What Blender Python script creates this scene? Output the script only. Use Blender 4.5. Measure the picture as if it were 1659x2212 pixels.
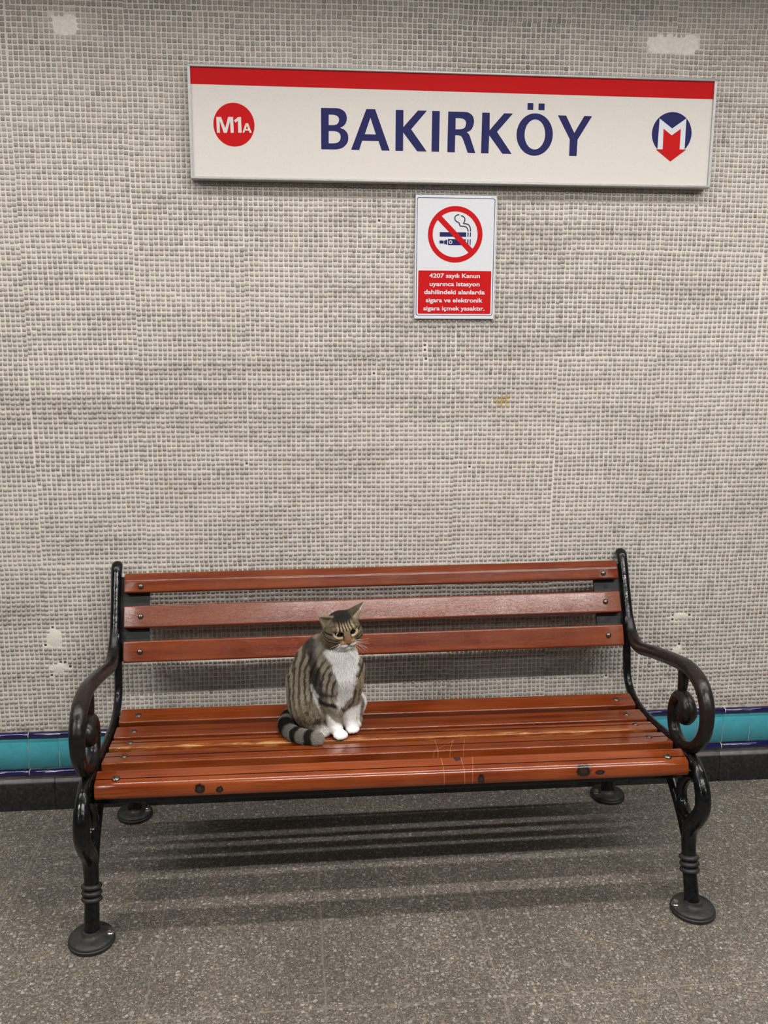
import bpy, math, random
import numpy as np
from mathutils import Vector, Matrix

random.seed(7)
RNG = np.random.default_rng(11)
scene = bpy.context.scene
for _o in list(bpy.data.objects):
    bpy.data.objects.remove(_o)
COL = scene.collection
PI = math.pi

# ------------------------------------------------------------------ camera, world, exposure, lamps
W_PX, H_PX = 1659, 2212
F_PX = 2104.6
CAM = Vector((-0.26798, -2.92985, 1.55211))
YAW, PITCH, ROLL = -0.0985188, 0.2038504, 0.0053223
BENCH_ROT, BENCH_Y = 0.0101775, -0.685238


def make_camera():
    cy, sy, cp, sp = math.cos(YAW), math.sin(YAW), math.cos(PITCH), math.sin(PITCH)
    f = Vector((-sy * cp, cy * cp, -sp))
    r = Vector((cy, sy, 0.0))
    u = r.cross(f)
    cr, sr = math.cos(ROLL), math.sin(ROLL)
    r2 = r * cr + u * sr
    u2 = u * cr - r * sr
    cam = bpy.data.cameras.new('camera')
    cam.sensor_fit = 'VERTICAL'
    cam.sensor_height = 24.0
    cam.lens = F_PX / H_PX * 24.0
    cam.clip_start = 0.05
    o = bpy.data.objects.new('camera', cam)
    COL.objects.link(o)
    m = Matrix((r2, u2, -f)).transposed().to_4x4()
    m.translation = CAM
    o.matrix_world = m
    scene.camera = o


make_camera()
world = bpy.data.worlds.new('world')
scene.world = world
world.use_nodes = True
world.node_tree.nodes['Background'].inputs[0].default_value = (0.95, 0.97, 1.0, 1)
world.node_tree.nodes['Background'].inputs[1].default_value = 0.075
vs = scene.view_settings
vs.view_transform = 'Standard'
vs.look = 'None'
vs.gamma = 1.0
vs.exposure = 0.0
vs.use_curve_mapping = False

CEIL_Z = 2.76
LAMP_COLOR = (1.0, 0.985, 0.955)
# ceiling lamp rows: y, power of one tube, x of tube centres, spread of the louvred beam
LAMP_ROWS = [(-0.93, 12.0, (-2.5, -1.25, 0.0, 1.25, 2.5), 154), (-2.52, 46.0, (-2.30, 0.20, 1.45), 180), (-4.2, 28.0, (-3.2, 3.2), 180)]


# ------------------------------------------------------------------ material helpers
class NT:
    def __init__(self, name):
        self.m = bpy.data.materials.new(name)
        self.m.use_nodes = True
        self.t = self.m.node_tree
        self.b = self.t.nodes['Principled BSDF']

    def n(self, typ, **kw):
        nd = self.t.nodes.new(typ)
        for k, v in kw.items():
            setattr(nd, k, v)
        return nd

    def link(self, a, b):
        self.t.links.new(a, b)

    def val(self, sock, v):
        if hasattr(v, 'is_output'):
            self.link(v, sock)
        else:
            sock.default_value = v

    def math(self, op, a, b=0.0, c=0.0, clamp=False):
        nd = self.n('ShaderNodeMath', operation=op, use_clamp=clamp)
        self.val(nd.inputs[0], a)
        self.val(nd.inputs[1], b)
        self.val(nd.inputs[2], c)
        return nd.outputs[0]

    def mix(self, fac, a, b, blend='MIX'):
        nd = self.n('ShaderNodeMix', data_type='RGBA', blend_type=blend)
        nd.clamp_factor = True
        self.val(nd.inputs[0], fac)
        for s, v in ((nd.inputs[6], a), (nd.inputs[7], b)):
            if hasattr(v, 'is_output'):
                self.link(v, s)
            else:
                s.default_value = (v[0], v[1], v[2], 1)
        return nd.outputs[2]

    def coords(self, kind='Object', scale=None, loc=None):
        tc = self.n('ShaderNodeTexCoord')
        out = tc.outputs[kind]
        if scale is not None or loc is not None:
            mp = self.n('ShaderNodeMapping')
            self.link(out, mp.inputs[0])
            if scale is not None:
                mp.inputs['Scale'].default_value = scale
            if loc is not None:
                mp.inputs['Location'].default_value = loc
            out = mp.outputs[0]
        return out

    def noise(self, vec, scale, detail=3.0, rough=0.5, dist=0.0, out=0):
        nd = self.n('ShaderNodeTexNoise')
        self.link(vec, nd.inputs['Vector'])
        nd.inputs['Scale'].default_value = scale
        nd.inputs['Detail'].default_value = detail
        nd.inputs['Roughness'].default_value = rough
        nd.inputs['Distortion'].default_value = dist
        return nd.outputs[out]

    def ramp(self, fac, stops, interp='LINEAR'):
        nd = self.n('ShaderNodeValToRGB')
        nd.color_ramp.interpolation = interp
        el = nd.color_ramp.elements
        while len(el) < len(stops):
            el.new(0.5)
        for e, (p, c) in zip(el, stops):
            e.position = p
            e.color = (c, c, c, 1) if not hasattr(c, '__len__') else (c[0], c[1], c[2], 1)
        self.val(nd.inputs[0], fac)
        return nd.outputs[0]

    def rng(self, v, a, b, c=0.0, d=1.0, smooth=False):
        nd = self.n('ShaderNodeMapRange')
        nd.interpolation_type = 'SMOOTHSTEP' if smooth else 'LINEAR'
        self.val(nd.inputs[0], v)
        for i, x in enumerate((a, b, c, d)):
            nd.inputs[i + 1].default_value = x
        return nd.outputs[0]

    def bump(self, h, strength=0.3, dist=0.001, normal=None):
        nd = self.n('ShaderNodeBump')
        nd.inputs['Strength'].default_value = strength
        nd.inputs['Distance'].default_value = dist
        self.link(h, nd.inputs['Height'])
        if normal is not None:
            self.link(normal, nd.inputs['Normal'])
        return nd.outputs[0]

    def set(self, **kw):
        names = dict(color='Base Color', rough='Roughness', metal='Metallic', normal='Normal', coat='Coat Weight',
                     coat_rough='Coat Roughness', spec='Specular IOR Level', emit='Emission Color', emit_s='Emission Strength',
                     coat_normal='Coat Normal', sheen='Sheen Weight')
        for k, v in kw.items():
            s = self.b.inputs[names[k]]
            if hasattr(v, 'is_output'):
                self.link(v, s)
            elif hasattr(v, '__len__') and len(v) == 3 and s.type == 'RGBA':
                s.default_value = (v[0], v[1], v[2], 1)
            else:
                s.default_value = v
        return self.m


def plain(name, color, rough=0.5, metal=0.0, coat=0.0, mottling=0.06, scale=60.0, spec=0.5):
    t = NT(name)
    v = t.coords('Object')
    n = t.noise(v, scale, 3.0)
    c = t.mix(t.rng(n, 0.3, 0.7), [x * (1 - mottling) for x in color], [min(1, x * (1 + mottling)) for x in color])
    t.set(color=c, rough=rough, metal=metal, coat=coat, coat_rough=0.15, spec=spec)
    return t.m


# ------------------------------------------------------------------ mesh helpers
def link_mesh(name, me, mat, parent=None, smooth=True):
    if mat is not None:
        me.materials.append(mat)
    if smooth:
        me.polygons.foreach_set('use_smooth', [True] * len(me.polygons))
    me.update()
    o = bpy.data.objects.new(name, me)
    COL.objects.link(o)
    if parent is not None:
        o.parent = parent
    return o


def catmull(pts, n=6):
    pts = [np.array(p, float) for p in pts]
    out = []
    for i in range(len(pts) - 1):
        p0 = pts[i - 1] if i > 0 else 2 * pts[0] - pts[1]
        p1, p2 = pts[i], pts[i + 1]
        p3 = pts[i + 2] if i + 2 < len(pts) else 2 * pts[-1] - pts[-2]
        for k in range(n):
            t = k / n
            out.append(0.5 * ((2 * p1) + (-p0 + p2) * t + (2 * p0 - 5 * p1 + 4 * p2 - p3) * t * t + (-p0 + 3 * p1 - 3 * p2 + p3) * t ** 3))
    out.append(pts[-1])
    return out


class MB:
    """collects shapes and links them as one mesh object"""

    def __init__(self):
        self.v, self.f = [], []

    def add(self, verts, faces):
        b = len(self.v)
        self.v += [tuple(map(float, p)) for p in verts]
        self.f += [tuple(b + i for i in f) for f in faces]

    def box(self, x0, x1, y0, y1, z0, z1):
        self.add([(x, y, z) for x in (x0, x1) for y in (y0, y1) for z in (z0, z1)],
                 [(0, 1, 3, 2), (4, 6, 7, 5), (0, 4, 5, 1), (2, 3, 7, 6), (0, 2, 6, 4), (1, 5, 7, 3)])

    def rbox(self, x0, x1, y0, y1, z0, z1, r=0.003, seg=3):
        """box with edges rounded along x (profile in y, z) and small end chamfers"""
        prof = rrect((y0 + y1) / 2, (z0 + z1) / 2, y1 - y0, z1 - z0, r, seg)
        self.prism_x(prof, x0, x1, r * 0.6)

    def prism_x(self, prof, x0, x1, cham=0.002, nx=2):
        """profile [(y, z)] extruded along x, ends slightly rounded"""
        prof = [np.array(p, float) for p in prof]
        c = sum(prof) / len(prof)
        n = len(prof)
        st = [(x0, 1), (x0 + cham * 0.3, 0.45), (x0 + cham, 0)]
        st += [(x0 + cham + (x1 - x0 - 2 * cham) * k / nx, 0) for k in range(1, nx)]
        st += [(x1 - cham, 0), (x1 - cham * 0.3, 0.45), (x1, 1)]
        vs_, fs = [], []
        for x, s in st:
            for p in prof:
                d = c - p
                q = p + d / (np.linalg.norm(d) + 1e-9) * cham * s
                vs_.append((x, q[0], q[1]))
        for i in range(len(st) - 1):
            for k in range(n):
                k2 = (k + 1) % n
                fs.append((i * n + k, i * n + k2, (i + 1) * n + k2, (i + 1) * n + k))
        fs.append(tuple(range(n)))
        fs.append(tuple(reversed(range((len(st) - 1) * n, len(st) * n))))
        self.add(vs_, fs)

    def tube_yz(self, x, path, rad, sub=6, seg=14, rx=None, caps=True, dx=None):
        """tube along a (y, z) path at constant x; rad: in-plane radius (scalar or per point), rx: radius along x"""
        pts = catmull(path, sub)
        m = len(path)

        def per(r):
            if np.isscalar(r):
                return [r] * len(pts)
            return [float(np.interp(i / sub, range(m), r)) for i in range(len(pts))]
        R = per(rad)
        X = per(rx) if rx is not None else R
        rings = []
        P = [np.array(p) for p in pts]
        for i, p in enumerate(P):
            d = P[min(i + 1, len(P) - 1)] - P[max(i - 1, 0)]
            d = d / (np.linalg.norm(d) + 1e-9)
            rings.append((p, d, R[i], X[i]))
        if caps:
            p, d, r, xr = rings[0]
            pre = [(p - d * r * math.sin(a), d, r * math.cos(a), xr * math.cos(a)) for a in (1.5, 1.1, 0.75, 0.4)]
            p, d, r, xr = rings[-1]
            post = [(p + d * r * math.sin(a), d, r * math.cos(a), xr * math.cos(a)) for a in (0.4, 0.75, 1.1, 1.5)]
            rings = pre + rings + post
        vs_, fs = [], []
        for p, d, r, xr in rings:
            nrm = np.array((-d[1], d[0]))
            for k in range(seg):
                a = 2 * PI * k / seg
                q = p + nrm * r * math.cos(a)
                vs_.append((x + xr * math.sin(a), q[0], q[1]))
        for i in range(len(rings) - 1):
            for k in range(seg):
                k2 = (k + 1) % seg
                fs.append((i * seg + k, i * seg + k2, (i + 1) * seg + k2, (i + 1) * seg + k))
        fs.append(tuple(range(seg)))
        fs.append(tuple(reversed(range((len(rings) - 1) * seg, len(rings) * seg))))
        self.add(vs_, fs)

    def lathe(self, c, axis, prof, seg=24, sx=1.0, sy=1.0):
        """revolve [(radius, height)] round axis through c"""
        ax = Vector(axis).normalized()
        e1 = ax.orthogonal().normalized() if abs(ax.z) < 0.99 else Vector((1, 0, 0))
        e2 = ax.cross(e1)
        c = Vector(c)
        vs_, fs = [], []
        for r, h in prof:
            for k in range(seg):
                a = 2 * PI * k / seg
                vs_.append(c + ax * h + e1 * (r * sx * math.cos(a)) + e2 * (r * sy * math.sin(a)))
        for i in range(len(prof) - 1):
            for k in range(seg):
                k2 = (k + 1) % seg
                fs.append((i * seg + k, i * seg + k2, (i + 1) * seg + k2, (i + 1) * seg + k))
        fs.append(tuple(reversed(range(seg))))
        fs.append(tuple(range((len(prof) - 1) * seg, len(prof) * seg)))
        self.add(vs_, fs)

    def tube3(self, pts, rad, seg=8):
        """thin round tube through 3-D points, radius per point"""
        P = [Vector(p) for p in pts]
        vs_, fs = [], []
        up = Vector((0.31, 0.2, 0.93))
        for i, p in enumerate(P):
            d = (P[min(i + 1, len(P) - 1)] - P[max(i - 1, 0)]).normalized()
            e1 = d.cross(up).normalized()
            e2 = d.cross(e1)
            r = rad if np.isscalar(rad) else rad[i]
            for k in range(seg):
                a = 2 * PI * k / seg
                vs_.append(p + e1 * r * math.cos(a) + e2 * r * math.sin(a))
        for i in range(len(P) - 1):
            for k in range(seg):
                k2 = (k + 1) % seg
                fs.append((i * seg + k, i * seg + k2, (i + 1) * seg + k2, (i + 1) * seg + k))
        fs.append(tuple(reversed(range(seg))))
        fs.append(tuple(range((len(P) - 1) * seg, len(P) * seg)))
        self.add(vs_, fs)

    def build(self, name, mat, parent=None, smooth=True, fn=None, fix=True, auto=None):
        me = bpy.data.meshes.new(name)
        v = self.v if fn is None else [fn(p) for p in self.v]
        me.from_pydata(v, [], self.f)
        if fix:
            import bmesh
            bm = bmesh.new()
            bm.from_mesh(me)
            bmesh.ops.recalc_face_normals(bm, faces=bm.faces)
            bm.to_mesh(me)
            bm.free()
        o = link_mesh(name, me, mat, parent, smooth)
        if smooth and auto is not None:
            me.set_sharp_from_angle(angle=math.radians(auto))
        return o


def rrect(cy, cz, w, h, r, seg=3, ang=0.0):
    """rounded rectangle profile, w along y and h along z, turned by ang"""
    out = []
    for sx, sy, a0 in ((1, 1, 0), (-1, 1, 90), (-1, -1, 180), (1, -1, 270)):
        for k in range(seg + 1):
            a = math.radians(a0 + 90 * k / seg)
            q = (sx * (w / 2 - r) + r * math.cos(a), sy * (h / 2 - r) + r * math.sin(a))
            e = min(0.0006, 0.2 * (w / 2 - r), 0.2 * (h / 2 - r))
            d = (math.sin(a) * e, -math.cos(a) * e)
            if k == 0:
                out.append((q[0] + d[0], q[1] + d[1]))
            out.append(q)
            if k == seg:
                out.append((q[0] - d[0], q[1] - d[1]))
    ca, sa = math.cos(ang), math.sin(ang)
    return [(cy + ca * a - sa * b, cz + sa * a + ca * b) for a, b in out]


def empty(name, loc, rotz=0.0, label=None, cat=None, group=None):
    o = bpy.data.objects.new(name, None)
    o.empty_display_size = 0.1
    COL.objects.link(o)
    o.location = loc
    o.rotation_euler = (0, 0, rotz)
    tag(o, label, cat, group)
    return o


def tag(o, label=None, cat=None, group=None, kind=None):
    if label:
        o['label'] = label
    if cat:
        o['category'] = cat
    if group:
        o['group'] = group
    if kind:
        o['kind'] = kind
    return o


def smoothstep(a, b, x):
    t = np.clip((x - a) / (b - a), 0, 1)
    return t * t * (3 - 2 * t)


def vnoise(P, scale, seed=0):
    """3-D value noise in numpy, -1..1"""
    Q = np.asarray(P, float) * scale + 100.3
    I = np.floor(Q).astype(np.int64)
    Fr = Q - I
    Fr = Fr * Fr * (3 - 2 * Fr)

    def h(ix, iy, iz):
        n = (ix * 374761393 + iy * 668265263 + iz * 2147483647 + seed * 974711) & 0xFFFFFFFF
        n = ((n ^ (n >> 13)) * 1274126177) & 0xFFFFFFFF
        n = n ^ (n >> 16)
        return (n & 0xFFFF) / 32767.5 - 1.0
    r = 0
    for dx in (0, 1):
        wx = Fr[:, 0] if dx else 1 - Fr[:, 0]
        for dy in (0, 1):
            wy = Fr[:, 1] if dy else 1 - Fr[:, 1]
            for dz in (0, 1):
                wz = Fr[:, 2] if dz else 1 - Fr[:, 2]
                r = r + wx * wy * wz * h(I[:, 0] + dx, I[:, 1] + dy, I[:, 2] + dz)
    return r


# ------------------------------------------------------------------ materials of the setting
STAIN_AT = (0.382, 0.0, 1.286)


def mat_tile():
    t = NT('mosaic_tile')
    at = t.n('ShaderNodeAttribute', attribute_name='tint')
    v = t.coords('Object')
    n = t.noise(v, 500.0, 3.0)
    c = t.mix(t.rng(n, 0.3, 0.7), at.outputs['Color'], t.mix(0.5, at.outputs['Color'], (0.62, 0.57, 0.50)))
    t.set(color=t.mix(0.35, at.outputs['Color'], c), rough=0.38, spec=0.45,
          normal=t.bump(t.noise(v, 260.0, 2.0), 0.25, 0.0008))
    return t.m


def mat_grout():
    t = NT('cream_grout')
    v = t.coords('Object')
    big = t.noise(v, 3.0, 4.0)
    fine = t.noise(v, 180.0, 4.0, 0.6)
    c = t.mix(t.rng(big, 0.35, 0.68), (0.72, 0.665, 0.605), (0.64, 0.580, 0.510))
    c = t.mix(t.rng(fine, 0.45, 0.75), c, (0.73, 0.68, 0.60))
    # ochre rust mark under the no smoking sign
    d = t.n('ShaderNodeVectorMath', operation='DISTANCE')
    nz = t.noise(v, 60.0, 2.0, out=1)
    ad = t.n('ShaderNodeVectorMath', operation='MULTIPLY_ADD')
    t.link(nz, ad.inputs[0])
    ad.inputs[1].default_value = (0.04, 0.0, 0.04)
    t.link(v, ad.inputs[2])
    t.link(ad.outputs[0], d.inputs[0])
    d.inputs[1].default_value = (STAIN_AT[0] + 0.02, 0.0, STAIN_AT[2] + 0.02)
    c = t.mix(t.rng(d.outputs['Value'], 0.026, 0.012), c, (0.52, 0.33, 0.10))
    # grime just above the blue trim
    sx = t.n('ShaderNodeSeparateXYZ')
    t.link(v, sx.inputs[0])
    low = t.math('MULTIPLY', t.rng(sx.outputs[2], 0.30, 0.262), t.rng(t.noise(v, 25.0, 3.0), 0.35, 0.6))
    c = t.mix(t.math('MULTIPLY', low, 0.75), c, (0.25, 0.19, 0.13))
    t.set(color=c, rough=0.8, spec=0.25, normal=t.bump(fine, 0.5, 0.0015))
    return t.m


def mat_floor():
    t = NT('washed_aggregate_floor')
    v = t.coords('Object')
    dn = t.noise(v, 70.0, 2.0, out=1)
    ad = t.n('ShaderNodeVectorMath', operation='MULTIPLY_ADD')
    t.link(dn, ad.inputs[0])
    ad.inputs[1].default_value = (0.010, 0.010, 0.0)
    t.link(v, ad.inputs[2])
    w = ad.outputs[0]

    def stones(scale, rad, keep):
        vo = t.n('ShaderNodeTexVoronoi', feature='F1', voronoi_dimensions='2D')
        t.link(w, vo.inputs['Vector'])
        vo.inputs['Scale'].default_value = scale
        sep = t.n('ShaderNodeSeparateColor')
        t.link(vo.outputs['Color'], sep.inputs[0])
        m = t.math('MULTIPLY', t.rng(vo.outputs['Distance'], rad, rad * 0.72), t.rng(sep.outputs[0], keep, keep + 0.02))
        return m, sep.outputs[1], sep.outputs[2]
    base = t.ramp(t.noise(v, 130.0, 5.0, 0.65), [(0.32, (0.058, 0.049, 0.040)), (0.52, (0.125, 0.108, 0.090)), (0.72, (0.215, 0.190, 0.160))])
    c = base
    h = None
    for sc, rad, keep in ((330.0, 0.46, 0.25), (170.0, 0.46, 0.35), (92.0, 0.44, 0.60)):
        m, tone, hue = stones(sc, rad, keep)
        sc_c = t.ramp(tone, [(0.0, (0.105, 0.088, 0.074)), (0.5, (0.21, 0.182, 0.155)), (0.85, (0.36, 0.32, 0.28)), (1.0, (0.52, 0.47, 0.42))])
        warm = t.mix(t.rng(hue, 0.78, 0.95), sc_c, t.mix(0.6, sc_c, (0.32, 0.22, 0.13)))
        c = t.mix(t.math('MULTIPLY', m, 0.92), c, warm)
        h = m if h is None else t.math('MAXIMUM', h, m)
    sp = t.n('ShaderNodeSeparateXYZ')
    t.link(v, sp.inputs[0])
    wob = t.math('MULTIPLY', t.math('SUBTRACT', t.noise(v, 8.0, 3.0), 0.5), 0.012)

    def joint(sock, off, pitch):
        q = t.math('DIVIDE', t.math('ADD', t.math('ADD', sock, wob), -off), pitch)
        fr = t.math('ABSOLUTE', t.math('SUBTRACT', t.math('FRACT', t.math('ADD', q, 0.5)), 0.5))
        return t.rng(t.math('MULTIPLY', fr, pitch), 0.0034, 0.0012)
    j = t.math('MAXIMUM', joint(sp.outputs[0], -0.203, 0.409), joint(sp.outputs[1], -0.990, 0.845))
    jm = t.math('MULTIPLY', j, t.rng(t.noise(v, 30.0, 3.0), 0.30, 0.52, 0.25, 0.85))
    c = t.mix(jm, c, t.mix(t.noise(v, 14.0, 2.0), (0.33, 0.285, 0.235), (0.21, 0.175, 0.14)))
    dirt = t.rng(t.noise(v, 2.6, 4.0, 0.6), 0.36, 0.66, 0.60, 0.83)
    c2 = t.n('ShaderNodeVectorMath', operation='SCALE')
    t.link(c, c2.inputs[0])
    t.link(dirt, c2.inputs['Scale'])
    hh = t.math('SUBTRACT', t.math('MULTIPLY', h, 0.6), jm)
    t.set(color=c2.outputs[0], rough=t.rng(h, 0, 1, 0.62, 0.42), spec=0.4, normal=t.bump(hh, 0.35, 0.0015))
    return t.m


def mat_glaze(name, color, rough=0.12, edge=None):
    t = NT(name)
    v = t.coords('Object')
    n = t.noise(v, 45.0, 4.0)
    c = t.mix(t.rng(n, 0.3, 0.75), color, [x * 0.82 + 0.006 for x in color])
    c = t.mix(t.rng(t.noise(v, 400.0, 2.0), 0.70, 0.78), c, [x * 0.45 for x in color])
    t.set(color=c, rough=rough, coat=0.5, coat_rough=0.06, normal=t.bump(t.noise(v, 14.0, 1.0), 0.03, 0.002))
    return t.m


M_TILE, M_GROUT, M_FLOOR = mat_tile(), mat_grout(), mat_floor()
M_TEAL = mat_glaze('teal_glaze', (0.052, 0.330, 0.400), 0.25)
M_COBALT = mat_glaze('cobalt_glaze', (0.008, 0.007, 0.062), 0.04)
M_PLASTER = plain('white_plaster', (0.84, 0.79, 0.73), 0.85, mottling=0.10, scale=90)
M_CEIL = plain('ceiling_paint', (0.17, 0.165, 0.16), 0.8)


def mat_skirting():
    t = NT('black_skirting_tile')
    v = t.coords('Object')
    n = t.noise(v, 90.0, 5.0, 0.65)
    c = t.ramp(n, [(0.35, (0.006, 0.006, 0.006)), (0.62, (0.015, 0.0145, 0.0135)), (0.8, (0.07, 0.065, 0.055))])
    sp = t.n('ShaderNodeSeparateXYZ')
    t.link(v, sp.inputs[0])
    ledge = t.math('MULTIPLY', t.rng(sp.outputs[2], 0.0915, 0.095), t.rng(t.noise(v, 30.0, 3.0), 0.25, 0.6, 0.5, 1.0))
    c = t.mix(ledge, c, (0.105, 0.098, 0.098))
    t.set(color=c, rough=t.rng(n, 0.3, 0.7, 0.32, 0.6), normal=t.bump(n, 0.2, 0.001))
    return t.m


M_SKIRT = mat_skirting()


# ------------------------------------------------------------------ setting: wall with mosaic, trims, floor, ceiling
PITCH_T = 0.0142
WX0, WX1 = -1.95, 2.15
WZ0, WZ1 = 0.2635, 2.80
# plaster repairs: centre x, z, half sizes of bare plaster, half sizes of smeared halo
PATCHES = [(-0.855, 2.309, 0.034, 0.025, 0.085, 0.055), (0.855, 2.309, 0.070, 0.024, 0.15, 0.050),
           (-0.990, 0.565, 0.024, 0.026, 0.040, 0.040), (-0.985, 0.468, 0.022, 0.018, 0.035, 0.030),
           (0.995, 0.583, 0.022, 0.010, 0.042, 0.022), (0.988, 0.466, 0.014, 0.016, 0.032, 0.030)]
HOLES = [(-0.005, 1.370), (0.145, 1.448), (0.146, 1.432), (0.145, 1.418), (-0.001, 1.812), (0.755, 0.386),
         (-1.015, 0.545), (-1.000, 0.598), (-0.965, 0.478), (-0.955, 0.470), (-1.010, 0.448), (-0.972, 0.492),
         (1.020, 0.583), (0.968, 0.583), (0.962, 0.573), (0.975, 0.592), (0.990, 0.475), (0.972, 0.457), (0.985, 0.447), (0.28, 1.08), (-0.40, 1.10)]


def mosaic():
    nx = int((WX1 - WX0) / PITCH_T)
    nz = int((WZ1 - WZ0) / PITCH_T)
    ix, iz = np.meshgrid(np.arange(nx), np.arange(nz), indexing='ij')
    ix, iz = ix.ravel(), iz.ravel()
    n = len(ix)
    # paper-faced sheets of 22 x 22 tiles, each laid a little off
    SH = 22
    sx, sz = ix // SH, (iz + 7) // SH
    sid = sx * 100 + sz
    _, inv = np.unique(sid, return_inverse=True)
    ns = inv.max() + 1
    offx = RNG.normal(0, 0.0012, ns)[inv]
    offz = RNG.normal(0, 0.0012, ns)[inv]
    rot = RNG.normal(0, 0.0035, ns)[inv]
    bx = WX0 + (ix + 0.5) * PITCH_T
    bz = WZ0 + 0.004 + (iz + 0.5) * PITCH_T
    scx = WX0 + (sx + 0.5) * SH * PITCH_T
    scz = WZ0 + ((sz + 0.5) * SH - 7) * PITCH_T
    P3 = np.stack([bx, bx * 0, bz], 1)
    cx = bx + offx - rot * (bz - scz) + vnoise(P3, 6, 1) * 0.0018 + RNG.normal(0, 0.00042, n)
    cz = bz + offz + rot * (bx - scx) + vnoise(P3, 5, 2) * 0.0022 + RNG.normal(0, 0.00042, n)
    # how far the grout was smeared over the tiles: streaky along the rows
    streak = vnoise(np.stack([bx * 0.35, bx * 0, bz * 1.7], 1), 14, 3) * 0.5 + vnoise(np.stack([bx * 0.6, bx * 0, bz], 1), 3.2, 4) * 0.5
    smear = np.clip(0.16 + 0.30 * streak + RNG.normal(0, 0.09, n), 0, 0.75)
    keep = np.ones(n, bool)
    for px, pz, ax, az, hx, hz in PATCHES:
        wob = vnoise(P3, 60, 5) * 0.25
        d = np.sqrt(((cx - px) / ax) ** 2 + ((cz - pz) / az) ** 2) + wob
        if pz > 2:
            d = np.maximum(abs(cx - px) / ax, abs(cz - pz) / az) + wob
        keep &= d > 1.0
        dh = np.sqrt(((cx - px) / hx) ** 2 + ((cz - pz) / hz) ** 2) + wob
        smear = np.maximum(smear, np.clip(1.25 - dh, 0, 1) * (0.85 if pz > 2 else 0.75))
    size = 0.0123 * (1 + RNG.normal(0, 0.035, n)) * (1 - 0.18 * np.clip(smear - 0.3, 0, 1))
    asp = 1 + RNG.normal(0, 0.04, n)
    wx, wz = size * asp, size / asp
    ang = RNG.normal(0, 0.035, n)
    hgt = 0.0025 * (1 + RNG.normal(0, 0.15, n)) * (1 - 0.65 * smear)
    ledge = np.clip(vnoise(np.stack([bx * 0.25, bx * 0, bz * 2.2], 1), 15, 8) * 0.8 + vnoise(np.stack([bx * 0.7, bx * 0, bz], 1), 2.6, 9) * 0.6, 0, 1)
    hgt = hgt * (1 + 1.3 * ledge)
    tilt_x, tilt_z = RNG.normal(0, 0.03, n), RNG.normal(0, 0.03, n)
    base = np.array((0.335, 0.305, 0.282))
    tone = 1 + RNG.normal(0, 0.13, n) + 0.10 * vnoise(P3, 2.2, 6) + 0.07 * vnoise(P3, 9, 7)
    tone = np.clip(tone, 0.55, 1.5)
    col = base[None] * tone[:, None]
    hue = RNG.normal(0, 0.02, (n, 3))
    col = col * (1 + hue)
    warm = RNG.random(n) < 0.012
    col[warm] = col[warm] * np.array((0.95, 0.82, 0.68))
    col = col * (1 - smear[:, None] * 0.7) + np.array((0.66, 0.615, 0.565)) * smear[:, None] * 0.7
    for hx, hz in HOLES:
        k = np.argmin((cx - hx) ** 2 + (cz - hz) ** 2 + (~keep) * 10)
        col[k] = (0.022, 0.018, 0.015)
        hgt[k] = 0.0004
        wx[k] *= 0.8
        wz[k] *= 0.75
    rust = (np.hypot(cx - STAIN_AT[0], cz - STAIN_AT[2]) < 0.03) & (RNG.random(n) < 0.5)
    col[rust] = col[rust] * np.array((1.0, 0.86, 0.62))
    idx = np.nonzero(keep)[0]
    g = np.array([-0.5, -0.34, 0.34, 0.5])
    gx, gz = np.meshgrid(g, g, indexing='ij')
    gx, gz = gx.ravel().copy(), gz.ravel().copy()
    corner = (abs(gx) > 0.45) & (abs(gz) > 0.45)
    gx[corner] *= 0.80
    gz[corner] *= 0.80
    inner = (abs(gx) < 0.4) & (abs(gz) < 0.4)
    top = np.where(inner, 1.0, 0.0)
    m = len(idx)
    ca, sa = np.cos(ang[idx])[:, None], np.sin(ang[idx])[:, None]
    lx, lz = gx[None] * wx[idx][:, None], gz[None] * wz[idx][:, None]
    X = cx[idx][:, None] + ca * lx - sa * lz
    Z = cz[idx][:, None] + sa * lx + ca * lz
    Y = -(top[None] * hgt[idx][:, None] - (1 - top[None]) * 0.0009 + (tilt_x[idx][:, None] * lx + tilt_z[idx][:, None] * lz) * top[None])
    V = np.stack([X, Y, Z], -1).reshape(-1, 3)
    q = []
    for a in range(3):
        for b in range(3):
            q.append((a * 4 + b, (a + 1) * 4 + b, (a + 1) * 4 + b + 1, a * 4 + b + 1))
    Fc = (np.array(q)[None] + (np.arange(m) * 16)[:, None, None]).reshape(-1, 4)
    me = bpy.data.meshes.new('mosaic_tiles')
    me.vertices.add(len(V))
    me.vertices.foreach_set('co', V.astype(np.float32).ravel())
    me.loops.add(Fc.size)
    me.loops.foreach_set('vertex_index', Fc.astype(np.int32).ravel())
    me.polygons.add(len(Fc))
    me.polygons.foreach_set('loop_start', (np.arange(len(Fc)) * 4).astype(np.int32))
    me.update(calc_edges=True)
    a = me.attributes.new('tint', 'FLOAT_COLOR', 'POINT')
    cc = np.repeat(np.concatenate([col[idx], np.ones((m, 1))], 1), 16, axis=0)
    a.data.foreach_set('color', cc.astype(np.float32).ravel())
    return me


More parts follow.
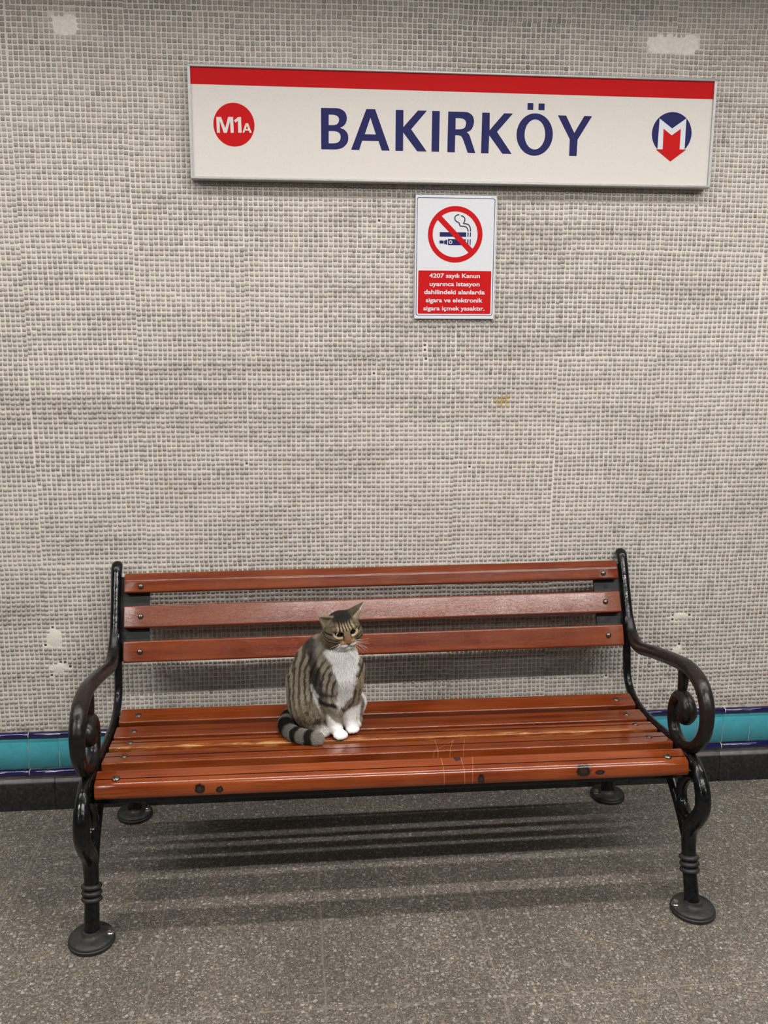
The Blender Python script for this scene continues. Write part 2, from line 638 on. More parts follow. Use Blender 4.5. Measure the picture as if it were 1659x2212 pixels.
wall = MB()
wall.box(-6.0, 6.0, 0.0, 0.25, 0.0, CEIL_Z + 0.1)
wall_o = wall.build('wall_back', M_GROUT, smooth=False)
tag(wall_o, 'station wall covered with small grey mosaic tiles in cream grout', 'wall', kind='structure')
tiles = link_mesh('mosaic_tiles', mosaic(), M_TILE, wall_o)
for i, (px, pz, ax, az, hx, hz) in enumerate(PATCHES):
    pb = MB()
    N = 40
    rim, mid = [], []
    for k in range(N):
        a = 2 * PI * k / N
        ca, sa = math.cos(a), math.sin(a)
        e = 0.45 if pz > 2 else 0.9
        r = 1.12 + 0.16 * random.uniform(-1, 1)
        x = math.copysign(abs(ca) ** e, ca) * ax * r
        z = math.copysign(abs(sa) ** e, sa) * az * r
        rim.append((px + x, 0.0004, pz + z))
        mid.append((px + x * 0.8, -0.0012, pz + z * 0.8))
    vs_ = rim + mid + [(px, -0.0014, pz)]
    fs = [(k, (k + 1) % N, N + (k + 1) % N, N + k) for k in range(N)] + [(N + k, N + (k + 1) % N, 2 * N) for k in range(N)]
    pb.add(vs_, fs)
    pb.build('plaster_patch', M_PLASTER if pz > 2 else M_GROUT, wall_o)


def trim_mesh(name, x0, pitch, prof, mat, gap=0.0022, jit=0.0006):
    b = MB()
    k0 = int(math.floor((-3.0 - x0) / pitch))
    k1 = int(math.ceil((3.2 - x0) / pitch))
    for k in range(k0, k1):
        dy, dz = random.uniform(-jit, jit), random.uniform(-jit, jit)
        b.prism_x([(y + dy, z + dz) for y, z in prof], x0 + k * pitch + gap / 2, x0 + (k + 1) * pitch - gap / 2, 0.0012)
    return b.build(name, mat, auto=50)


def half_round(z0, z1, depth, n=10):
    c, r = (z0 + z1) / 2, (z1 - z0) / 2
    return [(0.0, z0)] + [(-depth * math.cos(a), c + r * math.sin(a)) for a in np.linspace(-PI / 2 * 0.96, PI / 2 * 0.96, n)] + [(0.0, z1)]


t1 = trim_mesh('trim_1', 0.980, 0.1880, half_round(0.2385, 0.2600, 0.013), M_COBALT)
tag(t1, 'upper cobalt blue rounded border tiles along the wall', 'trim', kind='structure')
t2 = trim_mesh('trim_2', 0.977, 0.0941, [(0.0, 0.139), (-0.004, 0.139), (-0.005, 0.140), (-0.005, 0.2375), (-0.004, 0.2385), (0.0, 0.2385)], M_TEAL, 0.0018, 0.0003)
tag(t2, 'band of turquoise wall tiles between the two blue borders', 'trim', kind='structure')
t3 = trim_mesh('trim_3', 0.976, 0.1880, half_round(0.1120, 0.1350, 0.013), M_COBALT)
tag(t3, 'lower cobalt blue rounded border tiles above the black skirting', 'trim', kind='structure')
bb = trim_mesh('baseboard_back', 1.16, 0.311, [(0.0, 0.0), (-0.014, 0.0), (-0.014, 0.088), (-0.012, 0.0925), (-0.004, 0.107), (0.0, 0.108)], M_SKIRT, 0.0012, 0.0003)
tag(bb, 'black tile skirting with a dusty ledge at the foot of the wall', 'skirting', kind='structure')

gb = MB()
gb.prism_x([(0.0, 0.139), (-0.0036, 0.139), (-0.0036, 0.2385), (0.0, 0.2385)], -3.0, 3.2)
gb.prism_x(half_round(0.1130, 0.1340, 0.0118), -3.0, 3.2)
gb.prism_x(half_round(0.2395, 0.2590, 0.0118), -3.0, 3.2)
gb.build('trim_grout', M_GROUT, wall_o, auto=50)
fl = MB()
fl.box(-6.0, 6.0, -7.0, 0.25, -0.12, 0.0)
tag(fl.build('floor', M_FLOOR, smooth=False), 'grey brown aggregate slab floor of the platform', 'floor', kind='structure')
ce = MB()
ce.box(-6.0, 6.0, -7.0, 0.25, CEIL_Z, CEIL_Z + 0.1)
tag(ce.build('ceiling', M_CEIL, smooth=False), 'plain pale station ceiling', 'ceiling', kind='structure')

# ------------------------------------------------------------------ ceiling lamps
M_LAMP = plain('white_lamp_metal', (0.75, 0.75, 0.73), 0.4)
tt = NT('lit_tube')
M_TUBE = tt.set(color=(0.9, 0.9, 0.9), emit=LAMP_COLOR, emit_s=4.0)
for ry, power, xs, spread in LAMP_ROWS:
    for lx in xs:
        lo = empty('fluorescent_lamp', (lx, ry, CEIL_Z), 0, 'white batten lamp with one lit tube under the station ceiling', 'ceiling lamp', 'ceiling batten lamps')
        b = MB()
        b.rbox(-0.61, 0.61, -0.045, 0.045, -0.050, 0.0, 0.006)
        b.build('housing', M_LAMP, lo, auto=40)
        b = MB()
        b.lathe((-0.59, 0, -0.070), (1, 0, 0), [(0.004, 0), (0.013, 0.002), (0.013, 1.178), (0.004, 1.18)], 14)
        b.build('tube', M_TUBE, lo)
        ld = bpy.data.lights.new('tube_light', 'AREA')
        ld.shape = 'RECTANGLE'
        ld.size, ld.size_y = 1.18, 0.05
        ld.energy = power
        ld.spread = math.radians(spread)
        ld.color = LAMP_COLOR
        l = bpy.data.objects.new('tube_light', ld)
        COL.objects.link(l)
        l.parent = lo
        l.location = (0, 0, -0.088)

# ------------------------------------------------------------------ flat filled outlines for the signs
DEPS = None


def flat(name, loops, y, thick, mat, parent, scale=0.001):
    """filled outline(s) with holes in the wall plane, front face at y; loops in mm (x, z)"""
    cu = bpy.data.curves.new(name, 'CURVE')
    cu.dimensions = '2D'
    cu.fill_mode = 'BOTH'
    cu.extrude = thick / 2
    for lp in loops:
        sp = cu.splines.new('POLY')
        sp.points.add(len(lp) - 1)
        for p, q in zip(sp.points, lp):
            p.co = (q[0] * scale, q[1] * scale, 0, 1)
        sp.use_cyclic_u = True
    return curve_to_mesh(name, cu, y, thick, mat, parent)


def curve_to_mesh(name, cu, y, thick, mat, parent):
    tmp = bpy.data.objects.new(name + '_tmp', cu)
    COL.objects.link(tmp)
    dg = bpy.context.evaluated_depsgraph_get()
    me = bpy.data.meshes.new_from_object(tmp.evaluated_get(dg))
    bpy.data.objects.remove(tmp)
    bpy.data.curves.remove(cu)
    me.name = name
    n = len(me.vertices)
    co = np.empty(n * 3, np.float32)
    me.vertices.foreach_get('co', co)
    co = co.reshape(-1, 3)
    org = parent.matrix_basis.translation if parent is not None and parent.parent is None else Vector(PARENT_ORIGIN)
    out = np.stack([co[:, 0] - org[0], y - org[1] + thick / 2 - co[:, 2], co[:, 1] - org[2]], 1)
    me.vertices.foreach_set('co', out.astype(np.float32).ravel())
    me.materials.clear()
    return link_mesh(name, me, mat, parent, smooth=False)


def rounded(pts, n=5):
    """points flagged with a third value lie on a curve; refine those stretches"""
    out = []
    m = len(pts)
    for i, p in enumerate(pts):
        q = pts[(i + 1) % m]
        a = pts[i - 1] if len(p) > 2 else None
        b = pts[(i + 2) % m] if len(q) > 2 else None
        P1, P2 = np.array(p[:2]), np.array(q[:2])
        out.append(tuple(P1))
        if len(p) > 2 or len(q) > 2:
            P0 = np.array(a[:2]) if a is not None else 2 * P1 - P2
            P3 = np.array(b[:2]) if b is not None else 2 * P2 - P1
            for k in range(1, n):
                t = k / n
                out.append(tuple(0.5 * ((2 * P1) + (-P0 + P2) * t + (2 * P0 - 5 * P1 + 4 * P2 - P3) * t * t + (-P0 + 3 * P1 - 3 * P2 + P3) * t ** 3)))
    return out


def circle(cx, cz, rx, rz=None, n=64):
    rz = rz or rx
    return [(cx + rx * math.cos(2 * PI * k / n), cz + rz * math.sin(2 * PI * k / n)) for k in range(n)]


M_RED = plain('sign_red', (0.52, 0.0085, 0.010), 0.65, mottling=0.05, scale=400, spec=0.1)
M_NAVY = plain('sign_navy', (0.012, 0.014, 0.095), 0.6, mottling=0.05, scale=400, spec=0.2)
M_CREAM = plain('sign_cream', (0.675, 0.625, 0.585), 0.6, mottling=0.03, scale=300, spec=0.25)
M_WHITE = plain('sign_white', (0.66, 0.66, 0.69), 0.55, mottling=0.02, scale=200, spec=0.3)
M_ALU = plain('brushed_aluminium', (0.46, 0.45, 0.44), 0.5, metal=0.6, mottling=0.08, scale=90)

# ------------------------------------------------------------------ station name sign
SX0, SX1, SZ0, SZ1 = -0.5285, 0.9725, 1.9085, 2.2085
YF = -0.041
PARENT_ORIGIN = (0, 0, 0)
sign = empty('station_sign', (0.222, 0.0, 1.9085), 0, 'long cream station name sign with red top band and navy letters', 'sign')
b = MB()
ox, oy, oz = sign.location
fr = 0.0075
yb_, yf_ = -0.0040, YF - 0.006
for x0, x1, z0, z1 in ((SX0, SX1, SZ1 - fr, SZ1), (SX0, SX1, SZ0, SZ0 + fr)):
    b.rbox(x0 - ox, x1 - ox, yf_, yb_, z0 - oz, z1 - oz, 0.0022)
for x0, x1 in ((SX0, SX0 + fr), (SX1 - fr, SX1)):
    b.box(x0 - ox, x1 - ox, yf_ + 0.0004, yb_, SZ0 + fr * 0.6 - oz, SZ1 - fr * 0.6 - oz)
b.build('frame', M_ALU, sign, auto=40)
b = MB()
b.box(SX0 + fr - ox, SX1 - fr - ox, YF, yb_, SZ0 + fr - oz, SZ1 - fr - oz)
panel = b.build('panel', M_CREAM, sign, smooth=False)
flat('red_band', [[(SX0 * 1000 + 7.6, 2201), (SX1 * 1000 - 7.6, 2201), (SX1 * 1000 - 7.6, 2154.4), (SX0 * 1000 + 7.6, 2157.6)]], YF - 0.0007, 0.0006, M_RED, sign)
GLYPHS = {
'B': [[(-164.7,2103.9),(-131.1,2104.2),(-119.9,2104.1,1),(-107.4,2101.1,1),(-97.5,2093.6,1),(-93.0,2080.8,1),(-95.1,2067.8,1),(-102.1,2058.2,1),(-111.9,2052.5),(-101.4,2048.8,1),(-92.6,2040.7,1),(-88.9,2028.9,1),(-91.2,2014.6,1),(-101.5,2002.5,1),(-114.1,1997.0,1),(-126.7,1995.1),(-164.9,1995.0)],
 [(-143.7,2087.1),(-131.2,2087.2),(-122.5,2085.5,1),(-116.5,2080.7,1),(-114.5,2073.7,1),(-117.1,2065.6,1),(-122.6,2061.0,1),(-131.3,2059.2),(-143.8,2059.1)],
 [(-143.9,2043.9),(-130.2,2044.1),(-120.2,2042.5,1),(-112.7,2037.4,1),(-110.2,2028.4,1),(-112.8,2018.9,1),(-120.3,2013.0,1),(-130.3,2011.2),(-144.1,2010.9)]],
'A': [[(-38.2,2103.9),(-13.6,2104.2),(28.1,1995.1),(5.7,1995.1),(-3.5,2020.0),(-49.9,2019.9),(-58.2,1995.0),(-80.9,1995.2)],[(-26.6,2081.6),(-10.9,2037.3),(-42.4,2037.4)]],
'K': [[(44.7,2103.8),(66.2,2103.9),(66.4,2058.4),(107.4,2103.4),(132.7,2103.5),(88.5,2053.4),(133.5,1994.9),(106.7,1994.8),(66.2,2044.6),(66.1,1995.1),(44.5,1995.1)]],
'I': [[(148.0,2103.4),(169.4,2103.4),(169.0,1994.8),(147.6,1994.8)]],
'R': [[(193.8,2102.7),(237.2,2103.0),(250.0,2101.8,1),(261.7,2094.9,1),(267.3,2083.1,1),(267.1,2071.2,1),(262.5,2059.1,1),(256.2,2053.0,1),(247.4,2048.7),(254.4,2042.9,1),(259.3,2031.5,1),(273.6,1993.5),(251.7,1993.6),(238.3,2027.4,1),(232.2,2037.6,1),(225.7,2039.9,1),(214.7,2040.1),(214.4,1994.2),(192.9,1994.4)],
 [(215.1,2086.0),(229.9,2086.1),(238.9,2083.7,1),(244.1,2077.8,1),(245.1,2070.7,1),(241.9,2061.8,1),(235.6,2057.8,1),(228.0,2056.2),(215.2,2055.9)]],
'K2': [[(291.0,2102.3),(312.5,2102.4),(313.2,2055.5),(353.9,2101.8),(379.2,2101.9),(334.8,2051.8),(378.9,1993.1),(352.1,1993.2),(312.6,2042.2),(311.6,1993.5),(290.2,1993.5)]],
'O': [circle(444.4, 2046.7, 52.7, 57.1), circle(444.9, 2047.1, 30.1, 40.6)],
'dots': [[(420.6,2130.7),(437.5,2130.7),(437.5,2113.2),(420.8,2113.3)],[(452.8,2130.5),(470.2,2130.5),(470.3,2113.1),(452.9,2113.2)]],
'Y': [[(510.2,2100.0),(533.7,2100.1),(559.8,2053.6),(587.3,2100.0),(609.8,2099.9),(570.4,2035.8),(569.4,1991.2),(547.7,1991.0),(547.5,2036.2)]]}
loops = []
for k in GLYPHS:
    loops += [rounded(lp) if len(lp[0]) == 2 and any(len(p) > 2 for p in lp) else lp for lp in GLYPHS[k]]
flat('lettering', loops, YF - 0.0007, 0.0006, M_NAVY, sign)
disc = flat('line_badge', [circle(-406.0, 2054.3, 56.3, 57.2)], YF - 0.0007, 0.0006, M_RED, sign)
PARENT_ORIGIN = tuple(sign.location)
flat('line_number', [[(-454.3,2073.3),(-440.9,2073.7),(-429.9,2044.7),(-421.6,2074.2),(-408.1,2074.5),(-406.9,2032.9),(-415.7,2032.7),(-416.5,2063.9),(-426.0,2032.5),(-434.5,2032.3),(-445.1,2064.0),(-445.0,2032.1),(-453.0,2031.9)],
 [(-405.8,2065.3),(-394.2,2074.6),(-386.2,2074.8),(-385.3,2033.6),(-394.8,2033.4),(-394.9,2065.2),(-401.3,2059.6)],
 [(-373.9,2058.8),(-367.2,2059.0),(-357.6,2034.2),(-363.5,2033.9),(-365.5,2039.7),(-376.1,2039.7),(-378.3,2033.8),(-383.0,2033.9)],[(-370.5,2052.1),(-367.5,2043.9),(-373.7,2043.8)]],
 YF - 0.0013, 0.0005, M_CREAM, disc)
arc = []
for k in range(57):
    a = math.radians(-52 + 284 * k / 56)
    arc.append((848.7 + 59.2 * math.cos(a), 2058.0 + 58.8 * math.sin(a)))
logo = flat('metro_emblem', [arc], YF - 0.0007, 0.0006, M_NAVY, sign)
flat('emblem_letter', [[(809.5,2098.6),(848.5,2071.9),(889.2,2100.3),(889.6,2015.0),(874.5,2015.0),(874.5,2071.6),(848.6,2053.2),(822.9,2070.9),(823.9,2014.4),(808.3,2014.2)]], YF - 0.0013, 0.0005, M_WHITE, logo)
flat('emblem_arrow', [[(823.4,2070.6),(848.7,2052.9),(874.5,2071.3),(874.7,2015.1),(894.5,2015.2),(849.4,1981.8),(804.8,2013.6),(824.1,2013.8)]], YF - 0.0015, 0.0005, M_RED, logo)

# ------------------------------------------------------------------ no smoking sign
YN = -0.013
PARENT_ORIGIN = (0, 0, 0)
ns = empty('no_smoking_sign', (0.2265, 0.0, 1.528), 0, 'small white no smoking sign with red text box below the station sign', 'sign')
ox, oy, oz = ns.location
b = MB()
b.rbox(0.1075 - ox, 0.3455 - ox, YN, -0.0040, 1.5285 - oz, 1.8815 - oz, 0.002)
b.build('plate', M_WHITE, ns, auto=40)


def rr(x0, x1, z0, z1, r, n=6):
    return rrect((x0 + x1) / 2, (z0 + z1) / 2, x1 - x0, z1 - z0, r, n)


flat('border_line', [rr(111.5, 341.0, 1538.6, 1873.4, 6), rr(113.1, 339.4, 1540.2, 1871.8, 5)], YN - 0.0004, 0.0003, M_NAVY, ns)
M_INK = plain('black_ink', (0.012, 0.012, 0.025), 0.45)
flat('cigarette_pictogram', [[(179.2,1777.1),(257.4,1777.2),(257.5,1764.5),(179.4,1764.3)],[(261.2,1777.2),(264.3,1777.2),(264.4,1764.6),(261.3,1764.6)],[(268.3,1777.3),(271.4,1777.3),(271.5,1764.7),(268.4,1764.7)]], YN - 0.0004, 0.0003, M_NAVY, ns)
flat('vaporizer_pictogram', [[(179.0,1753.5),(191.1,1753.3),(191.1,1745.1),(179.2,1745.1)],[(192.4,1753.7),(195.9,1753.2),(199.1,1756.0),(201.8,1756.4),(201.7,1741.7),(198.6,1742.0),(196.0,1744.6),(192.6,1742.5)],[(203.9,1757.8),(256.3,1757.9),(256.3,1740.9),(204.0,1740.6)],circle(211.7,1749.2,5.2,n=24),circle(211.7,1749.2,2.7,n=20),[(261.1,1758.0),(264.4,1758.0),(264.4,1740.9),(261.1,1740.9)],[(268.4,1758.1),(271.3,1758.1),(271.1,1741.0),(268.4,1741.0)]], YN - 0.0004, 0.0003, M_NAVY, ns)


def ribbon(pts, w):
    P = [np.array(p) for p in catmull(pts, 5)]
    L_, R_ = [], []
    for i, p in enumerate(P):
        d = P[min(i + 1, len(P) - 1)] - P[max(i - 1, 0)]
        d = d / np.linalg.norm(d)
        nn = np.array((-d[1], d[0])) * w / 2
        L_.append(tuple(p + nn))
        R_.append(tuple(p - nn))
    return L_ + R_[::-1]


flat('smoke_pictogram', [ribbon([(235.6,1826.6),(228.9,1825.2),(224.6,1821.9),(223.0,1816.1),(224.9,1810.1),(229.9,1806.3),(235.3,1803.9),(236.9,1799.3),(240.1,1794.8),(248.7,1794.2),(255.5,1792.7),(260.4,1788.2),(262.9,1779.6)], 3.3),
     ribbon([(240.8,1823.9),(247.2,1821.8),(251.5,1817.7),(252.7,1813.2),(251.3,1806.8),(249.0,1802.2),(256.3,1801.2),(263.4,1798.8),(268.0,1792.5),(269.6,1786.1),(269.9,1779.7)], 3.3)], YN - 0.0004, 0.0003, M_INK, ns)
flat('prohibition_ring', [circle(225.2, 1771.0, 80.5, 79.6, 80), circle(224.9, 1771.2, 66.4, 64.6, 80)], YN - 0.0006, 0.0004, M_RED, ns)
flat('prohibition_bar', [[(184.6 - 3, 1821.3 + 3), (277.1 + 3, 1731.2 - 3), (265.8 + 3, 1720.0 - 3), (173.5 - 3, 1810.3 + 3)]], YN - 0.0008, 0.0004, M_RED, ns)
tb = flat('text_panel', [rr(117.6, 335.0, 1543.8, 1667.9, 3)], YN - 0.0004, 0.0003, M_RED, ns)
PARENT_ORIGIN = tuple(ns.location)


def text_mesh(name, lines, mat, parent, y):
    """one mesh holding all lines; each line fitted to its width: (text, x0, x1, baseline z, x-height scale) in mm"""
    parts_v, parts_f = [], []
    nb = 0
    for s, x0, x1, z, size in lines:
        cu = bpy.data.curves.new('line', 'FONT')
        cu.body = s
        cu.size = size
        cu.offset = size * 0.022
        cu.extrude = 0.12
        cu.resolution_u = 4
        tmp = bpy.data.objects.new('line_tmp', cu)
        COL.objects.link(tmp)
        dg = bpy.context.evaluated_depsgraph_get()
        me = bpy.data.meshes.new_from_object(tmp.evaluated_get(dg))
        bpy.data.objects.remove(tmp)
        bpy.data.curves.remove(cu)
        n = len(me.vertices)
        co = np.empty(n * 3, np.float32)
        me.vertices.foreach_get('co', co)
        co = co.reshape(-1, 3)
        a, bmx = co[:, 0].min(), co[:, 0].max()
        X = x0 + (co[:, 0] - a) * (x1 - x0) / (bmx - a)
        Z = z + co[:, 1]
        parts_v.append(np.stack([X * 0.001 - PARENT_ORIGIN[0], y - co[:, 2] * 0.001, Z * 0.001 - PARENT_ORIGIN[2]], 1))
        parts_f += [tuple(nb + i for i in p.vertices) for p in me.polygons]
        nb += n
        bpy.data.meshes.remove(me)
    me = bpy.data.meshes.new(name)
    me.from_pydata(np.concatenate(parts_v).tolist(), [], parts_f)
    return link_mesh(name, me, mat, parent, smooth=False)


FS = 17.2
text_mesh('text', [('4207 sayılı Kanun', 150.2, 301.1, 1647.9, FS), ('uyarınca istasyon', 151.5, 300.7, 1624.1, FS), ('dahilindeki alanlarda', 135.4, 316.7, 1600.9, FS),
                   ('sigara ve elektronik', 141.0, 310.7, 1577.3, FS), ('sigara içmek yasaktır.', 134.0, 317.2, 1553.8, FS)], M_WHITE, tb, YN - 0.0005)


# ------------------------------------------------------------------ bench
def mat_wood(name, marks=(), cuts=(), worn=None, extra_scratch=0.0, tone=1.0, gloss=(0.14, 0.24), spec=0.38, coat=0.25, seam=None):
    """varnished mahogany; marks: (x, z, rx, rz) dark knots, cuts: (x at y0, slope, y0) carved lines, worn: (y0, y1) strip of lost varnish"""
    t = NT(name)
    v = t.coords('Object')
    oi = t.n('ShaderNodeObjectInfo')
    rnd = t.n('ShaderNodeVectorMath', operation='ADD')
    cmb = t.n('ShaderNodeCombineXYZ')
    t.link(t.math('MULTIPLY', oi.outputs['Random'], 13.0), cmb.inputs[0])
    t.link(t.math('MULTIPLY', oi.outputs['Random'], 5.0), cmb.inputs[2])
    t.link(v, rnd.inputs[0])
    t.link(cmb.outputs[0], rnd.inputs[1])
    mp = t.n('ShaderNodeMapping')
    t.link(rnd.outputs[0], mp.inputs[0])
    mp.inputs['Scale'].default_value = (1.6, 42.0, 42.0)
    g1 = t.noise(mp.outputs[0], 1.0, 5.0, 0.6, 0.6)
    mp2 = t.n('ShaderNodeMapping')
    t.link(rnd.outputs[0], mp2.inputs[0])
    mp2.inputs['Scale'].default_value = (12.0, 260.0, 260.0)
    g2 = t.noise(mp2.outputs[0], 1.0, 3.0, 0.6)
    c = t.ramp(g1, [(0.30, (0.122, 0.0185, 0.0045)), (0.5, (0.220, 0.040, 0.0075)), (0.72, (0.305, 0.064, 0.0115))])
    c = t.mix(t.rng(g2, 0.52, 0.70, 0, 0.55), c, (0.075, 0.017, 0.008))
    c = t.mix(t.rng(t.noise(rnd.outputs[0], 5.0, 3.0), 0.40, 0.62, 0, 0.35), c, (0.33, 0.088, 0.024))
    c = t.mix(1.0, c, (tone, tone ** 1.15, tone ** 1.25), 'MULTIPLY')
    sp = t.n('ShaderNodeSeparateXYZ')
    t.link(v, sp.inputs[0])
    X, Y, Z = sp.outputs
    rough = t.rng(t.noise(v, 9.0, 4.0), 0.3, 0.7, gloss[0], gloss[1])
    wob = t.math('MULTIPLY', t.math('SUBTRACT', t.noise(v, 95.0, 2.0), 0.5), 0.8)
    for mx, mz, rx, rz in marks:
        dx = t.math('DIVIDE', t.math('SUBTRACT', X, mx), rx)
        dz = t.math('DIVIDE', t.math('SUBTRACT', Z, mz), rz)
        d = t.math('ADD', t.math('SQRT', t.math('ADD', t.math('MULTIPLY', dx, dx), t.math('MULTIPLY', dz, dz))), wob)
        c = t.mix(t.rng(d, 1.08, 0.85), c, (0.011, 0.008, 0.007))
        c = t.mix(t.math('MULTIPLY', t.rng(d, 0.62, 0.40), 0.6), c, (0.040, 0.022, 0.012))
    for x0, slope, y0 in cuts:
        q = t.math('ABSOLUTE', t.math('SUBTRACT', t.math('SUBTRACT', X, x0), t.math('MULTIPLY', t.math('SUBTRACT', Y, y0), slope)))
        c = t.mix(t.math('MULTIPLY', t.rng(q, 0.0013, 0.0005), 0.55), c, (0.44, 0.18, 0.06))
    if seam is not None:   # shade inside the lengthwise crack, painted as a dark line
        q = t.math('ABSOLUTE', t.math('SUBTRACT', t.math('ADD', Y, t.math('MULTIPLY', t.math('SUBTRACT', t.noise(v, 7.0, 2.0), 0.5), 0.0012)), seam))
        c = t.mix(t.rng(q, 0.0026, 0.0018), c, (0.008, 0.004, 0.0025))
    if worn:
        y0, y1 = worn
        mpw = t.n('ShaderNodeMapping')
        t.link(v, mpw.inputs[0])
        mpw.inputs['Scale'].default_value = (14.0, 120.0, 120.0)
        w = t.noise(mpw.outputs[0], 1.0, 4.0, 0.6)
        band = t.math('MULTIPLY', t.rng(Y, y0 - 0.003, y0 + 0.003), t.rng(Y, y1 + 0.004, y1 - 0.004))
        band = t.math('MULTIPLY', band, t.rng(t.noise(v, 6.0, 2.0), 0.36, 0.56))
        c = t.mix(t.math('MULTIPLY', band, t.rng(w, 0.50, 0.58)), c, (0.54, 0.35, 0.13))
        c = t.mix(t.math('MULTIPLY', t.rng(Y, y1 + 0.025, y1), t.rng(w, 0.40, 0.62, 0.0, 0.5)), c, (0.34, 0.115, 0.022))
    # short wrinkles and scratches in the varnish
    h = t.math('MULTIPLY', g2, 0.4)
    for sc3, rot, w in (((55.0, 210.0, 210.0), 0.0, 1.0), ((90.0, 160.0, 160.0), 0.5, 0.6)):
        mps = t.n('ShaderNodeMapping')
        t.link(rnd.outputs[0], mps.inputs[0])
        mps.inputs['Rotation'].default_value = (0.0, rot, 0.0)
        mps.inputs['Scale'].default_value = sc3
        sn = t.noise(mps.outputs[0], 1.0, 2.0, 0.5, 0.9)
        ridge = t.rng(t.math('ABSOLUTE', t.math('SUBTRACT', sn, 0.52)), 0.0, 0.016)
        h = t.math('ADD', h, t.math('MULTIPLY', ridge, extra_scratch * w))
    bump = t.bump(h, 0.14 + 0.20 * extra_scratch, 0.0006, t.bump(t.noise(v, 38.0, 2.0), 0.10, 0.002))
    t.set(color=c, rough=rough, spec=spec, coat=coat, coat_rough=0.10, normal=bump)
    return t.m


def mat_iron(name, base, rough0, rough1, wear=None, lump=0.5, rubbed=False):
    t = NT(name)
    v = t.coords('Object')
    n = t.noise(v, 55.0, 4.0)
    c = t.mix(t.rng(n, 0.35, 0.7), base, [x * 1.9 + 0.002 for x in base])
    if wear:
        m = t.rng(t.noise(v, 17.0, 4.0), 0.38, 0.62)
        if rubbed:
            sp = t.n('ShaderNodeSeparateXYZ')
            t.link(v, sp.inputs[0])
            m = t.math('MULTIPLY', m, t.math('MULTIPLY', t.rng(sp.outputs[1], 0.53, 0.40), t.rng(sp.outputs[2], 0.46, 0.58)))
        c = t.mix(m, c, wear)
    t.set(color=c, rough=t.rng(n, 0.3, 0.7, rough0, rough1), spec=0.36,
          normal=t.bump(t.noise(v, 60.0, 2.0), lump, 0.004))
    return t.m


M_WOOD = mat_wood('varnished_mahogany', extra_scratch=0.1, tone=0.62)
M_WOOD_BACK = mat_wood('scratched_mahogany', extra_scratch=0.5, tone=0.70)
M_WOOD_HAZY = mat_wood('crazed_mahogany', extra_scratch=1.6, tone=0.66, gloss=(0.27, 0.42), spec=0.62, coat=0.08)
M_WOOD_WORN = mat_wood('worn_mahogany', worn=(0.2075, 0.2190), extra_scratch=0.1, tone=0.85, seam=0.2440)
M_WOOD_CUT = mat_wood('carved_mahogany', cuts=((0.112, 0.05, 0.13), (0.128, 0.9, 0.13), (0.151, 0.28, 0.13), (0.185, 0.22, 0.13)), extra_scratch=0.1, tone=0.80, seam=0.1435)
M_WOOD_FRONT = mat_wood('knotted_mahogany', marks=((-0.497, 0.4035, 0.0135, 0.0125), (-0.449, 0.400, 0.0095, 0.0085), (0.469, 0.4040, 0.019, 0.0155), (0.512, 0.398, 0.013, 0.0065), (0.203, 0.393, 0.0085, 0.016), (0.150, 0.431, 0.010, 0.004)),
                        cuts=((0.109, 0.0, 0.05), (0.160, -0.02, 0.05), (0.192, 0.18, 0.05)), extra_scratch=0.1, tone=0.86, seam=0.0150)
M_IRON = mat_iron('black_cast_iron', (0.0032, 0.0032, 0.0036), 0.14, 0.28, lump=0.28)
M_IRON_WORN = mat_iron('worn_cast_iron', (0.0040, 0.0037, 0.0037), 0.24, 0.40, wear=(0.017, 0.0100, 0.0085), lump=0.25, rubbed=True)
M_IRON_FLAT = mat_iron('flat_black_iron', (0.006, 0.006, 0.0065), 0.45, 0.6, lump=0.12)
M_IRON_DUSTY = mat_iron('dusty_cast_iron', (0.013, 0.0125, 0.012), 0.38, 0.6, wear=(0.030, 0.028, 0.025), lump=0.4)
M_BOLT = plain('dark_bolt_steel', (0.16, 0.14, 0.12), 0.22, metal=0.9, mottling=0.3, scale=300)
M_STEEL = plain('bright_bolt_steel', (0.40, 0.37, 0.33), 0.25, metal=0.95, mottling=0.2, scale=300)


def twist(p):
    """the old frame is racked a little: the two ends differ by a few millimetres"""
    x, y, z = p
    u = x / 0.765
    dz = u * (-0.004 * float(smoothstep(0.30, 0.40, z)) * (1 - float(smoothstep(0.46, 0.56, z))) + 0.0035 * float(smoothstep(0.47, 0.60, z)))
    dy = -0.014 * u * (1 - float(smoothstep(0.0, 0.38, z)))
    return (x, y + dy, z + dz)


bench = empty('park_bench', (0.0, BENCH_Y, 0.0), BENCH_ROT, 'wooden slat bench with black cast iron scroll ends against the mosaic wall', 'bench')
HL = 0.75


def groove(prof, iy, width=0.0042, depth=0.007):
    """cut a narrow V into the top run of a profile at y = iy"""
    out = []
    n = len(prof)
    done = False
    for i in range(n):
        p, q = prof[i], prof[(i + 1) % n]
        out.append(p)
        zc = (p[1] + q[1]) / 2
        if not done and (p[0] - iy) * (q[0] - iy) < 0 and zc > np.mean([a[1] for a in prof]):
            t = (iy - p[0]) / (q[0] - p[0])
            z = p[1] + t * (q[1] - p[1])
            s = 1 if q[0] > p[0] else -1
            out += [(iy - s * width / 2, z), (iy - s * width / 4, z - depth), (iy + s * width / 4, z - depth), (iy + s * width / 2, z)]
            done = True
    return out


